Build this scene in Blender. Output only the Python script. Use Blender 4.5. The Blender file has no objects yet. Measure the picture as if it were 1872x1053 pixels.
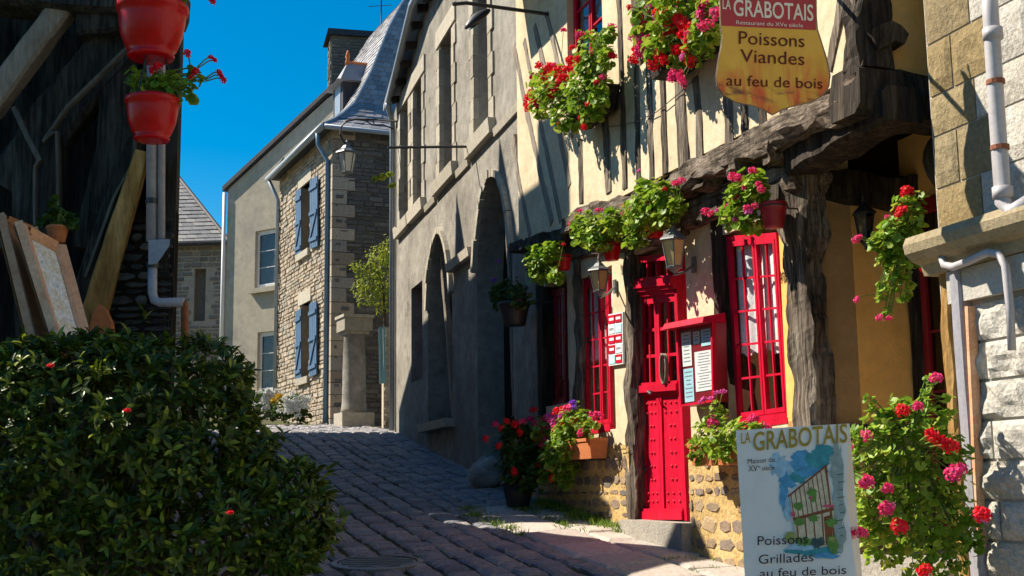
import bpy, math, random
import numpy as np
from mathutils import Vector, Matrix, noise
random.seed(7)
PI = math.pi
sc = bpy.context.scene
# ------------------------------------------------------------------ camera, sky, sun, exposure
FPX, PITCH, ROLL, EYE = 2300.0, math.radians(8.8), math.radians(.75), 1.6
fw = Vector((0, math.cos(PITCH), math.sin(PITCH)))
_u = Vector((0, -math.sin(PITCH), math.cos(PITCH))); _r = Vector((1, 0, 0))
cup = _u * math.cos(ROLL) + _r * math.sin(ROLL)
crt = _r * math.cos(ROLL) - _u * math.sin(ROLL)
cam_d = bpy.data.cameras.new('camera'); cam = bpy.data.objects.new('camera', cam_d)
sc.collection.objects.link(cam); sc.camera = cam
cam_d.sensor_width = 36; cam_d.lens = 36 * FPX / 1872; cam_d.clip_end = 2000; cam_d.clip_start = .1
cam.matrix_world = Matrix(((crt.x, cup.x, -fw.x, 0), (crt.y, cup.y, -fw.y, 0), (crt.z, cup.z, -fw.z, EYE), (0, 0, 0, 1)))
SUN_EL = math.radians(45); SUN_H = Vector((-.94, .34, 0)).normalized()
SUN = SUN_H * math.cos(SUN_EL) + Vector((0, 0, math.sin(SUN_EL)))
w = bpy.data.worlds.new('World'); sc.world = w; w.use_nodes = True
nt = w.node_tree; bg = nt.nodes['Background']
sk = nt.nodes.new('ShaderNodeTexSky'); sk.sky_type = 'NISHITA'; sk.sun_disc = False
sk.sun_elevation = SUN_EL; sk.sun_rotation = math.atan2(SUN_H.x, SUN_H.y)
sk.air_density = 1.0; sk.dust_density = .2; sk.ozone_density = 3.0
hs = nt.nodes.new('ShaderNodeHueSaturation'); hs.inputs['Saturation'].default_value = 1.6; hs.inputs['Hue'].default_value = .492
nt.links.new(sk.outputs[0], hs.inputs['Color']); nt.links.new(hs.outputs[0], bg.inputs[0])
bg.inputs[1].default_value = .062
sd = bpy.data.lights.new('sun', 'SUN'); sd.energy = 4.8; sd.angle = math.radians(.5); sd.color = (1, .9, .74)
so = bpy.data.objects.new('sun', sd); sc.collection.objects.link(so)
so.rotation_euler = SUN.to_track_quat('Z', 'Y').to_euler(); so.location = (-20, 10, 30)
vs = sc.view_settings; vs.view_transform = 'Standard'; vs.look = 'None'; vs.exposure = 1.05; vs.gamma = 1
vs.use_curve_mapping = False
sc.cycles.max_bounces = 8; sc.cycles.transparent_max_bounces = 24; sc.cycles.caustics_reflective = False; sc.cycles.caustics_refractive = False

# ------------------------------------------------------------------ survey: sight lines and wall planes
def ray(px, py):
    return fw + crt * ((px - 936) / FPX) - cup * ((py - 526.5) / FPX)
def at(px, py, Y):
    d = ray(px, py); p = d * (Y / d.y); p.z += EYE; return p
class Plane:                       # a vertical wall plane: a = metres along it, h = height, off = metres out of it
    def __init__(s, o, heading):
        g = math.radians(heading); s.o = Vector((o[0], o[1], 0))
        s.u = Vector((-math.sin(g), math.cos(g), 0)); s.n = Vector((-math.cos(g), -math.sin(g), 0))
    def w(s, a, h, off=0): return s.o + s.u * a + s.n * off + Vector((0, 0, h))
    def px(s, x, y, off=0):
        d = ray(x, y); q = s.o + s.n * off; t = q.dot(s.n) / d.dot(s.n); p = d * t
        return ((p - q).dot(s.u), p.z + EYE)
    def P(s, x, y, off=0): return s.w(*s.px(x, y, off), off)
_d = at(1215, 950, 10.8)
R = Plane((_d.x, _d.y), 17.5)                       # restaurant, ground floor
_g = R.w(R.px(940, 600)[0], 0); G = Plane((_g.x, _g.y), 15)   # grey merchant's house
S = Plane((-3.9, 27), 24)                           # far stone house, street face
S2 = Plane((-3.9, 27), -66)                         # its face towards us (a grows to the right)
S2.n = Vector((math.sin(math.radians(24)), -math.cos(math.radians(24)), 0))
H = Plane((-5.6, 31.6), 54); H.n = -H.n if H.n.y > 0 else H.n
PW = Plane((R.w(-2.42, 0, 0).x, R.w(-2.42, 0, 0).y), 17.5 - 90)   # porch side wall, a grows to the right/back
PW.n = -R.u
LB = Plane((-1.645, 6.0), 84); LB.n = Vector((math.sin(math.radians(6)), -math.cos(math.radians(6)), 0))   # left timber house, face to us
ZY = [(-400, -6), (-60, -3), (-8, -.8), (0, 0), (9, .92), (11.4, 1.14), (12.95, 1.30), (17.7, 1.85), (22.1, 2.48), (27, 2.88), (31, 3.2), (42, 4.3), (60, 5.5), (400, 9)]
_zx = np.array([p[0] for p in ZY]); _zz = np.array([p[1] for p in ZY])
def zg(y): return float(np.interp([y - .6, y, y + .6], _zx, _zz).mean())
def gz(p): return zg(p.y)

# ------------------------------------------------------------------ materials
MATS = {}
def _n(nt, t, **kw):
    n = nt.nodes.new(t)
    for k, v in kw.items():
        if k in n.inputs: n.inputs[k].default_value = v
        else: setattr(n, k, v)
    return n
def mat(name, cols, rough=.8, spec=.3, nscale=4, nvar=.25, bump=.3, bscale=40, stretch=(1, 1, 1), rnd=0., spots=None, metallic=0, coat=0, fine=.0, ramp=None, detail=8, grain=None):
    """cols: colours mixed by noise, or picked per piece (rnd=1: by random of the piece)"""
    m = bpy.data.materials.new(name); m.use_nodes = True; nt = m.node_tree; L = nt.links.new
    b = nt.nodes['Principled BSDF']; b.inputs['Roughness'].default_value = rough
    b.inputs['Specular IOR Level'].default_value = spec; b.inputs['Metallic'].default_value = metallic
    b.inputs['Coat Weight'].default_value = coat
    tc = _n(nt, 'ShaderNodeNewGeometry'); mp = _n(nt, 'ShaderNodeMapping'); mp.inputs['Scale'].default_value = stretch
    L(tc.outputs['Position'], mp.inputs['Vector'])
    nz = _n(nt, 'ShaderNodeTexNoise', Scale=nscale, Detail=detail, Roughness=.62); L(mp.outputs[0], nz.inputs['Vector'])
    cr = _n(nt, 'ShaderNodeValToRGB'); el = cr.color_ramp.elements
    while len(el) < len(cols): el.new(.5)
    for i, c in enumerate(cols):
        el[i].position = (i / max(1, len(cols) - 1)) if rnd else (.32 + .36 * i / max(1, len(cols) - 1)); el[i].color = (*c, 1)
    if rnd:
        oi = _n(nt, 'ShaderNodeObjectInfo'); ad = _n(nt, 'ShaderNodeMath', operation='ADD'); fr = _n(nt, 'ShaderNodeMath', operation='FRACT')
        L(oi.outputs['Random'], ad.inputs[0]); L(tc.outputs['Random Per Island'], ad.inputs[1]); L(ad.outputs[0], fr.inputs[0]); L(fr.outputs[0], cr.inputs[0])
    else: L(nz.outputs['Fac'], cr.inputs[0])
    # brightness variation
    n2 = _n(nt, 'ShaderNodeTexNoise', Scale=nscale * (3.7 if rnd else 6.3), Detail=6, Roughness=.65); L(mp.outputs[0], n2.inputs['Vector'])
    mr = _n(nt, 'ShaderNodeMapRange'); mr.inputs['From Min'].default_value = .3; mr.inputs['From Max'].default_value = .7
    mr.inputs['To Min'].default_value = 1 - nvar; mr.inputs['To Max'].default_value = 1 + nvar; L(n2.outputs['Fac'], mr.inputs['Value'])
    mx = _n(nt, 'ShaderNodeMix', data_type='RGBA', blend_type='MULTIPLY'); mx.inputs[0].default_value = 1
    L(cr.outputs[0], mx.inputs[6]); L(mr.outputs[0], mx.inputs[7]); out = mx.outputs[2]
    if spots:                                    # (colour, scale, threshold)
        for col, s, th in spots:
            n3 = _n(nt, 'ShaderNodeTexNoise', Scale=s, Detail=7, Roughness=.7); L(tc.outputs['Position'], n3.inputs['Vector'])
            m3 = _n(nt, 'ShaderNodeMapRange'); m3.inputs['From Min'].default_value = th; m3.inputs['From Max'].default_value = th + .09; L(n3.outputs['Fac'], m3.inputs['Value'])
            x3 = _n(nt, 'ShaderNodeMix', data_type='RGBA'); L(m3.outputs[0], x3.inputs[0]); L(out, x3.inputs[6]); x3.inputs[7].default_value = (*col, 1); out = x3.outputs[2]
    hgt = None
    if grain:                                    # long splits and fibres: (angle about z, scale along x, y, z)
        vr = _n(nt, 'ShaderNodeVectorRotate', rotation_type='Z_AXIS'); vr.inputs['Angle'].default_value = grain[0]; L(tc.outputs['Position'], vr.inputs['Vector'])
        m6 = _n(nt, 'ShaderNodeMapping'); m6.inputs['Scale'].default_value = grain[1]; L(vr.outputs[0], m6.inputs['Vector'])
        n6 = _n(nt, 'ShaderNodeTexNoise', Scale=1, Detail=5, Roughness=.6, Distortion=.4); L(m6.outputs[0], n6.inputs['Vector'])
        r6 = _n(nt, 'ShaderNodeMapRange'); r6.inputs['From Min'].default_value = .34; r6.inputs['From Max'].default_value = .56; r6.inputs['To Min'].default_value = .22; r6.inputs['To Max'].default_value = 1.12; L(n6.outputs['Fac'], r6.inputs['Value'])
        x6 = _n(nt, 'ShaderNodeMix', data_type='RGBA', blend_type='MULTIPLY'); x6.inputs[0].default_value = 1; L(out, x6.inputs[6]); L(r6.outputs[0], x6.inputs[7]); out = x6.outputs[2]; hgt = r6.outputs[0]
    L(out, b.inputs['Base Color'])
    if bump:
        n4 = _n(nt, 'ShaderNodeTexNoise', Scale=bscale, Detail=8, Roughness=.68); L(mp.outputs[0], n4.inputs['Vector'])
        bp = _n(nt, 'ShaderNodeBump', Strength=bump, Distance=.02); L(n4.outputs['Fac'], bp.inputs['Height']); L(bp.outputs[0], b.inputs['Normal'])
        if hgt is not None:
            b2 = _n(nt, 'ShaderNodeBump', Strength=.7, Distance=.012); L(hgt, b2.inputs['Height']); L(bp.outputs[0], b2.inputs['Normal']); L(b2.outputs[0], b.inputs['Normal'])
    MATS[name] = m; return m
def leafmat(name, cols, rough=.45, trans=.3, spec=.35):
    m = bpy.data.materials.new(name); m.use_nodes = True; nt = m.node_tree; L = nt.links.new
    b = nt.nodes['Principled BSDF']; b.inputs['Roughness'].default_value = rough; b.inputs['Specular IOR Level'].default_value = spec
    g = _n(nt, 'ShaderNodeNewGeometry'); oi = _n(nt, 'ShaderNodeObjectInfo')
    ad = _n(nt, 'ShaderNodeMath', operation='ADD'); fr = _n(nt, 'ShaderNodeMath', operation='FRACT')
    L(oi.outputs['Random'], ad.inputs[0]); L(g.outputs['Random Per Island'], ad.inputs[1]); L(ad.outputs[0], fr.inputs[0])
    cr = _n(nt, 'ShaderNodeValToRGB'); el = cr.color_ramp.elements
    while len(el) < len(cols): el.new(.5)
    for i, c in enumerate(cols): el[i].position = i / max(1, len(cols) - 1); el[i].color = (*c, 1)
    L(fr.outputs[0], cr.inputs[0]); L(cr.outputs[0], b.inputs['Base Color'])
    t = _n(nt, 'ShaderNodeBsdfTranslucent'); L(cr.outputs[0], t.inputs[0])
    mx = _n(nt, 'ShaderNodeMixShader'); mx.inputs[0].default_value = trans
    L(b.outputs[0], mx.inputs[1]); L(t.outputs[0], mx.inputs[2]); L(mx.outputs[0], nt.nodes['Material Output'].inputs[0])
    MATS[name] = m; return m
def glassmat(name, tint=(.75, .8, .8), refl=1.0):
    m = bpy.data.materials.new(name); m.use_nodes = True; nt = m.node_tree; L = nt.links.new
    nt.nodes.remove(nt.nodes['Principled BSDF'])
    t = _n(nt, 'ShaderNodeBsdfTransparent'); t.inputs[0].default_value = (*tint, 1)
    g = _n(nt, 'ShaderNodeBsdfGlossy', Roughness=.03)
    pos = _n(nt, 'ShaderNodeNewGeometry'); nz = _n(nt, 'ShaderNodeTexNoise', Scale=3.5, Detail=2); L(pos.outputs['Position'], nz.inputs['Vector'])
    bp = _n(nt, 'ShaderNodeBump', Strength=.12, Distance=.05); L(nz.outputs['Fac'], bp.inputs['Height']); L(bp.outputs[0], g.inputs['Normal'])
    f = _n(nt, 'ShaderNodeVectorMath', operation='DOT_PRODUCT'); L(pos.outputs['Normal'], f.inputs[0]); L(pos.outputs['Incoming'], f.inputs[1])
    ab = _n(nt, 'ShaderNodeMath', operation='ABSOLUTE'); L(f.outputs['Value'], ab.inputs[0]); sb = _n(nt, 'ShaderNodeMath', operation='SUBTRACT'); sb.inputs[0].default_value = 1; L(ab.outputs[0], sb.inputs[1])
    pw_ = _n(nt, 'ShaderNodeMath', operation='POWER'); L(sb.outputs[0], pw_.inputs[0]); pw_.inputs[1].default_value = 4.0
    ml = _n(nt, 'ShaderNodeMath', operation='MULTIPLY_ADD'); ml.inputs[1].default_value = refl; ml.inputs[2].default_value = .05
    L(pw_.outputs[0], ml.inputs[0]); mx = _n(nt, 'ShaderNodeMixShader'); L(ml.outputs[0], mx.inputs[0])
    L(t.outputs[0], mx.inputs[1]); L(g.outputs[0], mx.inputs[2]); L(mx.outputs[0], nt.nodes['Material Output'].inputs[0])
    MATS[name] = m; return m
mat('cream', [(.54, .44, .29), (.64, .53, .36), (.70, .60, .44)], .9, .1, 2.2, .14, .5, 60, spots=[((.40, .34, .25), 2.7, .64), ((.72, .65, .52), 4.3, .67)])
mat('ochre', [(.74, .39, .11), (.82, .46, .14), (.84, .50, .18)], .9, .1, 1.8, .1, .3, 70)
mat('dull_plaster', [(.40, .35, .27), (.52, .46, .36)], .9, .1, 2.5, .15, .35, 50)  # even dull tan plaster for the houses along the left side
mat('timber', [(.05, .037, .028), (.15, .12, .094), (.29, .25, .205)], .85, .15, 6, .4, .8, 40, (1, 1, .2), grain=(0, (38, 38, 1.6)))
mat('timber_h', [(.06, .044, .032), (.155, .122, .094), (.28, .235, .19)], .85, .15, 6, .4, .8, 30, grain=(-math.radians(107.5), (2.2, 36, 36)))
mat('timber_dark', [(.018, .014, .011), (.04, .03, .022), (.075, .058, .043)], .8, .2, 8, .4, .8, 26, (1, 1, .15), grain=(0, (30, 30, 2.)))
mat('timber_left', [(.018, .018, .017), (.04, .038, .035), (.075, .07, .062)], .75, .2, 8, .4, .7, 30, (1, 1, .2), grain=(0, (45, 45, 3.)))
mat('timber_pale', [(.17, .14, .115), (.30, .25, .205)], .8, .2, 8, .3, .6, 30, (1, 1, .2))
mat('plank_yellow', [(.16, .085, .028), (.30, .17, .05), (.44, .28, .11)], .75, .2, 9, .35, .7, 30, (1, 1, .2))
mat('red', [(.42, .001, .020), (.52, .002, .028), (.58, .006, .042)], .5, .18, 5, .18, .25, 40, (1, 1, .3), spots=[((.30, .008, .02), 7, .64), ((.58, .09, .11), 23, .71)])
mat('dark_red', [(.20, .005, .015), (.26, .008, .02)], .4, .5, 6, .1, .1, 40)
mat('red_pot', [(.40, .001, .004), (.50, .002, .007)], .28, .3, 6, .14, .1, 30, spots=[((.36, .03, .02), 9, .66)])
mat('roughcast', [(.20, .185, .16), (.30, .28, .245), (.375, .355, .315)], .95, .08, 1.1, .25, 1.0, 45, spots=[((.14, .13, .11), 1.5, .60), ((.46, .425, .36), 3.1, .64), ((.10, .095, .085), 5.5, .68)])
mat('granite_trim', [(.30, .27, .22), (.40, .365, .30), (.47, .43, .355)], .9, .15, 3, .2, .5, 60, rnd=1)
mat('mortar_ochre', [(.44, .29, .12), (.56, .39, .17), (.64, .47, .24)], .95, .05, 6, .3, 1.0, 30, spots=[((.30, .22, .12), 4, .62)])
mat('rubble', [(.17, .12, .085), (.26, .20, .15), (.13, .125, .125), (.36, .25, .14), (.22, .17, .15), (.44, .32, .19)], .85, .2, 10, .3, .6, 45, rnd=1)
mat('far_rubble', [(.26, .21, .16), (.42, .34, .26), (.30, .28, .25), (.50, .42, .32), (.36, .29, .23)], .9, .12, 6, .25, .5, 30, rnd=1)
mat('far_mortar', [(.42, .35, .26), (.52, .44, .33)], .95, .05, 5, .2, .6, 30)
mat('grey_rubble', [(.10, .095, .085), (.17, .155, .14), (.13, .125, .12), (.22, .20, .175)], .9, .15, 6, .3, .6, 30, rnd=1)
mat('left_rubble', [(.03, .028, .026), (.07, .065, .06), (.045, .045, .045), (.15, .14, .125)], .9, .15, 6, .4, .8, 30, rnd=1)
mat('timber_edge_light', [(.07, .068, .06), (.14, .13, .115)], .8, .2, 8, .3, .5, 30, (1, 1, .2))  # paler wood tone that paints the light caught along timber edges
mat('grey_mortar', [(.13, .12, .105), (.19, .175, .15)], .95, .05, 5, .2, .6, 30)
mat('church_rubble', [(.12, .11, .10), (.20, .18, .16), (.16, .15, .145), (.26, .235, .20)], .9, .15, 6, .3, .6, 20, rnd=1)
mat('church_mortar', [(.28, .25, .21), (.36, .32, .27)], .95, .05, 5, .2, .6, 30)
mat('tan_granite', [(.28, .21, .105), (.25, .215, .15), (.31, .24, .125), (.27, .22, .135)], .9, .15, 9, .3, .9, 34, rnd=1, spots=[((.20, .18, .14), 14, .67)])
mat('tan_joint', [(.28, .23, .14), (.36, .30, .20)], .95, .05, 5, .2, .5, 40)
mat('white_granite', [(.50, .47, .42), (.56, .53, .475), (.47, .45, .41), (.53, .49, .42)], .9, .15, 12, .28, 1.0, 30, rnd=1, spots=[((.36, .30, .20), 9, .66)])
mat('white_joint', [(.44, .42, .38), (.50, .48, .43)], .95, .05, 8, .15, .5, 40)
mat('gable_plaster', [(.33, .30, .255), (.44, .395, .32), (.38, .34, .27)], .95, .05, 1.0, .13, .3, 40, spots=[((.30, .27, .22), .8, .64)])
mat('slate', [(.20, .20, .225), (.28, .28, .31), (.36, .355, .385), (.24, .235, .25)], .6, .35, 8, .25, .3, 30, rnd=1)
mat('slate_light', [(.16, .16, .17), (.22, .215, .22), (.28, .27, .25)], .8, .2, 8, .3, .3, 30, rnd=1)
mat('slate_dark', [(.03, .032, .04), (.055, .055, .065)], .7, .3, 5, .2, .3, 30)
mat('zinc', [(.27, .32, .38), (.34, .39, .45)], .45, .5, 5, .12, .05, 20, metallic=.3)
mat('blue_pipe', [(.10, .20, .31), (.14, .26, .38)], .5, .4, 5, .12, .05, 20)
mat('pvc', [(.38, .36, .38), (.46, .44, .45)], .5, .4, 5, .1, .05, 20)
mat('pvc_dull', [(.25, .25, .29), (.33, .32, .36)], .5, .4, 5, .15, .1, 20)
mat('rust_pipe', [(.20, .06, .03), (.28, .10, .05)], .7, .3, 12, .3, .3, 40)
mat('blue_shutter', [(.055, .11, .20), (.08, .15, .26)], .55, .35, 6, .15, .2, 40)
mat('teal_shutter', [(.16, .33, .38), (.20, .40, .45)], .6, .3, 6, .15, .2, 40)
mat('white_paint', [(.70, .71, .72), (.78, .78, .78)], .5, .4, 6, .08, .1, 40)
mat('iron', [(.012, .012, .014), (.025, .025, .028)], .5, .5, 10, .2, .1, 60)
mat('lamp_grey', [(.10, .11, .12), (.16, .17, .18)], .45, .5, 10, .15, .05, 60)
mat('amber_glass', [(.50, .36, .14), (.60, .44, .20)], .25, .5, 6, .1, .05, 30)
mat('milk_glass', [(.62, .60, .52), (.70, .67, .58)], .3, .5, 6, .1, .05, 30)
mat('interior', [(.018, .014, .011), (.032, .025, .019)], .95, .05, 2, .2, 0, 40)
mat('lace', [(.62, .64, .66), (.86, .87, .88)], .9, .05, 26, .25, .4, 60)
mat('terracotta', [(.46, .15, .055), (.54, .19, .075)], .85, .15, 8, .2, .3, 50)
mat('soil', [(.03, .02, .013), (.06, .04, .026)], .95, .05, 20, .3, .8, 60)
mat('sett', [(.15, .155, .18), (.27, .25, .26), (.19, .20, .24), (.35, .31, .30), (.23, .235, .26), (.31, .295, .30)], .7, .35, 9, .35, .9, 30, rnd=1, spots=[((.085, .09, .045), 3.3, .62), ((.30, .28, .28), 2.1, .68)])
mat('flag', [(.44, .375, .33), (.54, .47, .42), (.48, .43, .39), (.38, .33, .30)], .8, .25, 7, .25, .6, 34, rnd=1, spots=[((.15, .14, .07), 4, .66)])
mat('ground', [(.06, .052, .042), (.09, .08, .06)], .95, .1, 6, .3, .8, 40, spots=[((.075, .095, .018), 1.6, .46)])
mat('step_stone', [(.30, .28, .25), (.38, .355, .31)], .9, .15, 7, .25, .7, 40)
mat('boulder', [(.16, .17, .16), (.30, .31, .30), (.42, .42, .40)], .85, .2, 6, .3, 1, 20, spots=[((.10, .13, .05), 7, .62)])
mat('stem_green', [(.10, .16, .03), (.16, .24, .05)], .6, .3, 10, .2, .1, 40)
mat('stem_wood', [(.06, .045, .03), (.12, .09, .065)], .85, .15, 20, .3, .6, 60)
mat('gilt', [(.60, .29, .15), (.74, .44, .27)], .45, .45, 9, .2, .3, 40)
mat('gilt_dark', [(.36, .17, .08), (.48, .26, .14)], .45, .45, 9, .2, .3, 40)
mat('canvas', [(.40, .46, .52), (.70, .72, .74), (.62, .56, .44), (.74, .76, .78)], .6, .3, 11, .3, .1, 40)
mat('card_yellow', [(.50, .52, .06), (.58, .60, .10)], .6, .3, 6, .1, 0, 40)
mat('paper', [(.72, .74, .76), (.80, .81, .82)], .7, .2, 6, .05, 0, 40)
mat('paper_blue', [(.35, .62, .75), (.45, .70, .80)], .7, .2, 6, .08, 0, 40)
mat('ink_grey', [(.20, .22, .25), (.30, .32, .35)], .8, .1, 60, .3, 0, 40)
mat('sign_white', [(.82, .78, .71), (.86, .82, .75)], .45, .4, 1.5, .05, 0, 40)
mat('sign_crimson', [(.36, .005, .02), (.42, .008, .028)], .4, .45, 3, .08, 0, 40)
mat('ink_gold', [(.34, .21, .012), (.46, .31, .03)], .5, .4, 5, .15, 0, 40)
mat('ink_brown', [(.10, .012, .008), (.14, .02, .012)], .6, .2, 5, .1, 0, 40)
mat('ink_dark', [(.03, .02, .025), (.05, .035, .04)], .6, .2, 5, .1, 0, 40)
mat('ink_pale', [(.72, .66, .55), (.78, .72, .62)], .5, .3, 5, .05, 0, 40)
leafmat('leaf_ger', [(.10, .20, .012), (.16, .30, .02), (.25, .40, .03), (.36, .47, .05), (.13, .25, .015), (.18, .32, .02), (.45, .46, .06)], .5, .36)
leafmat('leaf_rhodo', [(.026, .045, .004), (.058, .088, .007), (.04, .066, .005), (.09, .125, .009), (.05, .08, .007), (.14, .18, .012), (.34, .39, .04)], .40, .32, .38)
leafmat('leaf_lime', [(.22, .30, .02), (.32, .40, .03), (.36, .36, .03), (.26, .36, .03)], .55, .3)
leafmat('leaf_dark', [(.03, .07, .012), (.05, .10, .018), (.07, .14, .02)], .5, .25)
leafmat('grass', [(.10, .20, .02), (.16, .28, .03), (.22, .30, .05)], .6, .3)
leafmat('pet_red', [(.74, .010, .018), (.84, .02, .03), (.78, .012, .05)], .6, .25, .2)
leafmat('pet_pink', [(.76, .03, .17), (.84, .08, .28), (.80, .03, .13)], .6, .25, .2)
leafmat('pet_magenta', [(.72, .08, .42), (.80, .20, .52), (.70, .05, .34)], .6, .25, .2)
leafmat('pet_purple', [(.22, .05, .55), (.30, .08, .65)], .6, .25, .2)
leafmat('pet_white', [(.78, .78, .76), (.70, .72, .70)], .6, .2, .2)
leafmat('pet_yellow', [(.70, .42, .01), (.78, .52, .02)], .6, .2, .2)
glassmat('glass', (.93, .95, .95), .55); glassmat('glass_dark', (.35, .38, .40), .9)

# ------------------------------------------------------------------ mesh helpers
COL = sc.collection
OFF = {}
class MB:
    def __init__(s): s.v = []; s.f = []
    def poly(s, pts):
        k = len(s.v); s.v += [Vector(p) for p in pts]; s.f.append(tuple(range(k, k + len(pts))))
    def box8(s, p):                       # p[0:4] front ring, p[4:8] back ring
        k = len(s.v); s.v += [Vector(q) for q in p]
        for q in ((0, 1, 2, 3), (7, 6, 5, 4), (0, 4, 5, 1), (1, 5, 6, 2), (2, 6, 7, 3), (3, 7, 4, 0)): s.f.append(tuple(k + i for i in q))
    def prism(s, a, b):
        k = len(s.v); n = len(a); s.v += [Vector(q) for q in a] + [Vector(q) for q in b]
        s.f.append(tuple(range(k, k + n))); s.f.append(tuple(range(k + 2 * n - 1, k + n - 1, -1)))
        for i in range(n): j = (i + 1) % n; s.f.append((k + i, k + n + i, k + n + j, k + j))
    def rings(s, rs, cap=True, closed=True):
        k = len(s.v); n = len(rs[0])
        for r in rs: s.v += [Vector(q) for q in r]
        for j in range(len(rs) - 1):
            for i in range(n if closed else n - 1):
                i2 = (i + 1) % n; s.f.append((k + j * n + i, k + j * n + i2, k + (j + 1) * n + i2, k + (j + 1) * n + i))
        if cap:
            s.f.append(tuple(range(k + n - 1, k - 1, -1))); s.f.append(tuple(k + (len(rs) - 1) * n + i for i in range(n)))
    def tube(s, path, r, seg=8, cap=True):
        path = [Vector(p) for p in path]; rs = []; ref = None
        for i, p in enumerate(path):
            t = (path[min(i + 1, len(path) - 1)] - path[max(i - 1, 0)]).normalized()
            if ref is None: ref = t.orthogonal().normalized()
            x = (ref - t * ref.dot(t)); x = x.normalized() if x.length > 1e-6 else t.orthogonal().normalized(); ref = x
            y = t.cross(x); rr = r[i] if isinstance(r, (list, tuple)) else r
            rs.append([p + (x * math.cos(2 * PI * k / seg) + y * math.sin(2 * PI * k / seg)) * rr for k in range(seg)])
        s.rings(rs, cap)
    def lathe(s, c, prof, seg=20, cap=True, sx=1., rot=0.):
        c = Vector(c)
        s.rings([[c + Vector((math.cos(2 * PI * k / seg + rot) * r, math.sin(2 * PI * k / seg + rot) * r * sx, z)) for k in range(seg)] for r, z in prof], cap)
    def bx(s, c, sx, sy, sz, ux=Vector((1, 0, 0)), uy=None):   # box centred at c
        c = Vector(c); uz = Vector((0, 0, 1)); uy = uy or uz.cross(ux)
        a, b, d = ux * sx / 2, uy * sy / 2, uz * sz / 2
        s.box8([c - a - b - d, c + a - b - d, c + a - b + d, c - a - b + d, c - a + b - d, c + a + b - d, c + a + b + d, c - a + b + d])
def link(o, parent):
    COL.objects.link(o)
    if parent: o.parent = parent
def thing(name, label, cat, loc=(0, 0, 0), group=None):
    o = bpy.data.objects.new(name, None); COL.objects.link(o); o.location = loc; o['label'] = label; o['category'] = cat
    o.empty_display_size = .1
    if group: o['group'] = group
    OFF[o] = Vector(loc); return o
def mk(name, mb, m, parent=None, smooth=False, label=None, cat=None, group=None, kind=None):
    off = OFF.get(parent, Vector())
    me = bpy.data.meshes.new(name); me.from_pydata([v - off for v in mb.v], [], mb.f)
    me.materials.append(MATS[m]); 
    if smooth: me.shade_smooth() if hasattr(me, 'shade_smooth') else None
    o = bpy.data.objects.new(name, me); link(o, parent); OFF[o] = off
    if label: o['label'] = label
    if cat: o['category'] = cat
    if group: o['group'] = group
    if kind: o['kind'] = kind
    return o
def inst(name, me, parent, loc, rot=None, scale=1.0):
    o = bpy.data.objects.new(name, me); link(o, parent); o.location = Vector(loc) - OFF.get(parent, Vector())
    if rot is not None: o.rotation_mode = 'QUATERNION'; o.rotation_quaternion = rot
    o.scale = (scale,) * 3 if not isinstance(scale, tuple) else scale; OFF[o] = OFF.get(parent, Vector()); return o
def npmesh(name, V, nf, fs, m):      # V (N,3) array, faces all of size fs laid out consecutively through index array nf
    me = bpy.data.meshes.new(name); V = np.asarray(V, np.float32); nf = np.asarray(nf, np.int32)
    me.vertices.add(len(V)); me.vertices.foreach_set('co', V.ravel())
    me.loops.add(nf.size); me.loops.foreach_set('vertex_index', nf.ravel())
    k = nf.shape[0]; me.polygons.add(k); me.polygons.foreach_set('loop_start', np.arange(0, nf.size, fs, dtype=np.int32))
    me.update(calc_edges=True); me.materials.append(MATS[m]); return me
def quad(P, c, off=0, wpx=True):     # window-like frame on a wall: corners in sight (left-bottom, right-bottom, right-top, left-top)
    q = [P.px(x, y, off) for x, y in c] if wpx else c
    def f(s, t, d=0.):
        a = (q[0][0] * (1 - s) + q[1][0] * s) * (1 - t) + (q[3][0] * (1 - s) + q[2][0] * s) * t
        h = (q[0][1] * (1 - s) + q[1][1] * s) * (1 - t) + (q[3][1] * (1 - s) + q[2][1] * s) * t
        return P.w(a, h, off + d)
    f.q = q
    f.W = (f(1, .5) - f(0, .5)).length; f.H = (f(.5, 1) - f(.5, 0)).length
    return f
def qbox(mb, f, s0, s1, t0, t1, d0, d1):
    mb.box8([f(s0, t0, d1), f(s1, t0, d1), f(s1, t1, d1), f(s0, t1, d1), f(s0, t0, d0), f(s1, t0, d0), f(s1, t1, d0), f(s0, t1, d0)])
def nz(p, s=1.): return noise.noise(Vector(p) * s)
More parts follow.
